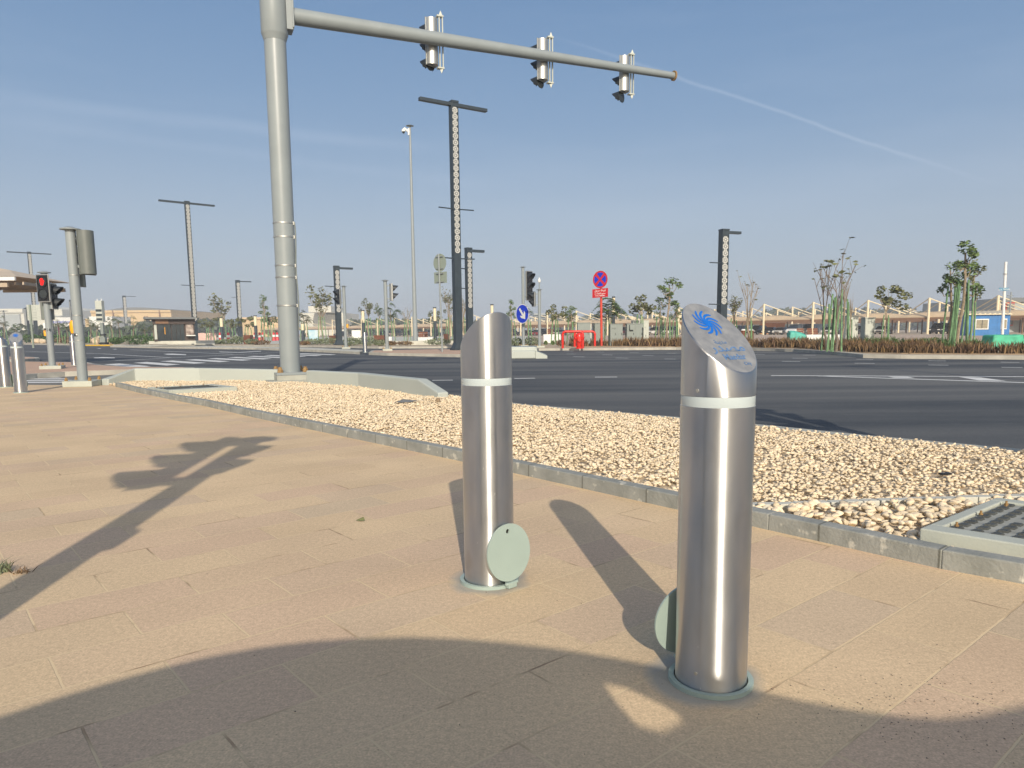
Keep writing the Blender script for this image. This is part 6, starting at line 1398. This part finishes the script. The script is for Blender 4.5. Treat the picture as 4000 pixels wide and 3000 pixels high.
# purple and red feather flag
P = GX(228, 120); t = thing('feather_flag', 'slim purple and red feather flag behind the left signal poles', 'flag', P); s = 120/F_
MB().plate([(0, 0, 20*s), (3*s, 0, 22*s), (4*s, 0, 66*s), (-1*s, 0, 84*s), (-2*s, 0, 60*s)], (0, 1, 0), .03).build('banner', mat('purple_banner', (.16, .04, .16), .7, col2=(.4, .06, .03), scale=.4), t); MB().tube([(-1*s, 0, 0), (-1*s, 0, 84*s)], .04, 6).build('flag_pole', M['grey'], t)
# construction hoardings and barriers below the shades left of the mast
for (x0, x1, y0, Y, mt, lab) in ((1206, 1242, 1289, 105, 'blue', 'white and blue printed hoarding panel right of the mast'), (775, 845, 1301, 110, 'pink', 'pink hoarding panel left of the low trees'), (1375, 1410, 1290, 110, 'white', 'white panel behind the tiny distant bollard')):
    a, b = D(x0, 1320, Y), D(x1, 1320, Y); o = MB().box((0, 0, HT(x0, y0, Y)/2), (b.x-a.x, .1, HT(x0, y0, Y))).build('hoarding_panel', mat('printed_panel', (.16, .42, .56), .7, col2=(.7, .72, .7), scale=.9) if mt == 'blue' else M[mt], loc=((a.x+b.x)/2, Y, 0)); tag(o, lab, 'hoarding')
for k, x in enumerate((860, 891, 1014, 1026, 1069, 1082, 995)):
    Y = 95+3*k; P = GX(x, Y); h = HT(x, 1298, Y); t = thing('traffic_barrier', 'red and white construction barrier post '+['by the low yellowish tree', 'by the dark low tree', 'left of the mast, left of a pair', 'left of the mast, right of a pair', 'touching the mast, left of two', 'touching the mast, right of two', 'between the broad low tree and the mast'][k], 'barrier', P, 0, 'red and white barrier posts')
    MB().lathe([(0, 0), (.28, 0), (.22, h*.3), (.16, h*.95), (0, h)], 12).build('body', M['rsign'], t); MB().lathe([(.225, h*.45), (.215, h*.7)], 12).build('white_stripe', M['white'], t)
# slim lamp bollard posts with cream tops
for (x, by, ty, Y, lab) in ((1000, 1320, 1232, 90, 'cream topped dark lamp column left of the mast'), (867, 1320, 1240, 95, 'cream topped dark lamp column right of the kiosk lamp'), (1420, 1330, 1211, 70, 'cream topped dark lamp column behind the tiny bollard'), (1700, 1330, 1200, 66, 'cream topped dark lamp column behind the brownish tree'), (1923, 1330, 1188, 66, 'cream topped lamp column above the second bollard'), (2396, 1330, 1158, 56, 'cream topped dark lamp column inside the umbrella shaped tree'), (1183, 1330, 1262, 90, 'short dark lamp column right of the mast')):
    P = GX(x, Y); H = HT(x, ty, Y); t = thing('lamp_column', lab, 'lamp column', P, 0, 'cream topped lamp columns'); rr = .0013*Y*1.3
    MB().tube([(0, 0, 0), (0, 0, H*.62)], rr*1.3, 10).build('column', M['lamp'], t); MB().tube([(0, 0, H*.62), (0, 0, H*.97)], rr*1.2, 10).build('diffuser', M['cream'], t); MB().tube([(0, 0, H*.97), (0, 0, H)], rr*1.4, 10).build('cap', M['lamp'], t)

# ------------------------------------------------------------------ far tree line
def treeline(x0, x1, ytop, Y, n, lab, mt='farleaf', hj=.5, s=2.2):
    m = MB(); cs = []
    for _ in range(n//22):
        x = random.uniform(x0, x1); p = GX(x, Y+random.uniform(-15, 15)); h = HT(x, ytop, Y)*random.uniform(hj, 1); cs.append((p.x, p.y, h))
    def f():
        c = random.choice(cs); z = random.uniform(0, 1); return (c[0]+random.gauss(0, 1)*Y*.006, c[1]+random.gauss(0, 2), c[2]*z**.6)
    o = leaves(n, f, s*.5, s, 1.2, 1.0).build('far_trees', M[mt]); kind(o, 'stuff', lab)
treeline(3000, 4100, 1204, 420, 5200, 'dark wood line along the horizon behind the parking shades', s=3.6)
treeline(2100, 3000, 1226, 520, 2600, 'faint tree line along the middle of the horizon', s=3.6)
treeline(560, 900, 1246, 300, 2200, 'grey green thicket on the horizon right of the kiosk', s=2.6)
treeline(1380, 2000, 1246, 330, 2600, 'grey green thicket behind the parking shades at the middle', s=2.8)
treeline(-200, 640, 1272, 210, 1500, 'grey green scrub in front of the far left buildings', s=1.8)

# ------------------------------------------------------------------ litter on the gravel
o = MB().box((0, 0, .035), (.07, .03, .012), R(10)).build('plastic_piece', M['black'], loc=G(3690, 1872, .02)); tag(o, 'small black plastic piece lying on the gravel right of the nearest bollard', 'litter')
m = MB(); m.add([(-.16, 0, .02), (-.05, .06, .06), (.1, .05, .045), (.17, -.01, .05), (.06, -.05, .03), (-.06, -.05, .025)], [(0, 1, 5), (1, 2, 4, 5), (2, 3, 4)]); o = m.build('torn_scrap', M['roofg'], loc=G(1587, 1578, .02)); tag(o, 'torn dark scrap lying on the gravel below the right low wall', 'litter')
o = MB().lathe([(0, .07), (.03, .06), (.035, .02), (0, 0)], 8).build('dry_clod', M['soil'], loc=G(1711, 1574, .02)); tag(o, 'small brown clod on the gravel at the end of the right low wall', 'litter')
# weeds at the left edge
c0_ = G(8, 2235)
o = blades(60, lambda: (random.gauss(0, .02), random.gauss(0, .016), 0), .02, .06, .005, .8).build('weed', M['leafg'], loc=c0_); tag(o, 'small green weed tuft at the left edge of the paving', 'weed')
c0_ = G(80, 2238); o = blades(26, lambda: (random.gauss(0, .014), random.gauss(0, .012), 0), .01, .028, .005, 1.2).build('weed', M['brown'], loc=c0_); tag(o, 'tiny dried weed sprig beside the green tuft', 'weed')
o = MB().add([(-.03, 0, .004), (.0, .012, .016), (.012, .0, .022), (.02, -.012, .006), (-.004, -.01, .003)], [(0, 1, 2), (0, 2, 3, 4), (1, 2, 3)]).build('dry_leaf', M['leafo'], loc=G(1412, 2035, .002)); tag(o, 'curled dry leaf on the paving left of the second bollard', 'leaf')

# ------------------------------------------------------------------ desert haze
hzb = MB().bx(-320, 330, -14, 560, -1.45, 21).build('haze', M['white']); hzb.data.materials.clear()
hm = bpy.data.materials.new('haze'); hm.use_nodes = True; n_ = hm.node_tree; n_.nodes.clear(); o_ = N(n_, 'ShaderNodeOutputMaterial'); v_ = N(n_, 'ShaderNodeVolumePrincipled')
v_.inputs['Color'].default_value = (.86, .90, .96, 1); v_.inputs['Density'].default_value = .0010; v_.inputs['Anisotropy'].default_value = 0.0; n_.links.new(v_.outputs[0], o_.inputs['Volume'])
hzb.data.materials.append(hm); kind(hzb, 'stuff', 'thin desert haze over the whole scene')
S.cycles.volume_bounces = 0; S.cycles.volume_step_rate = 8
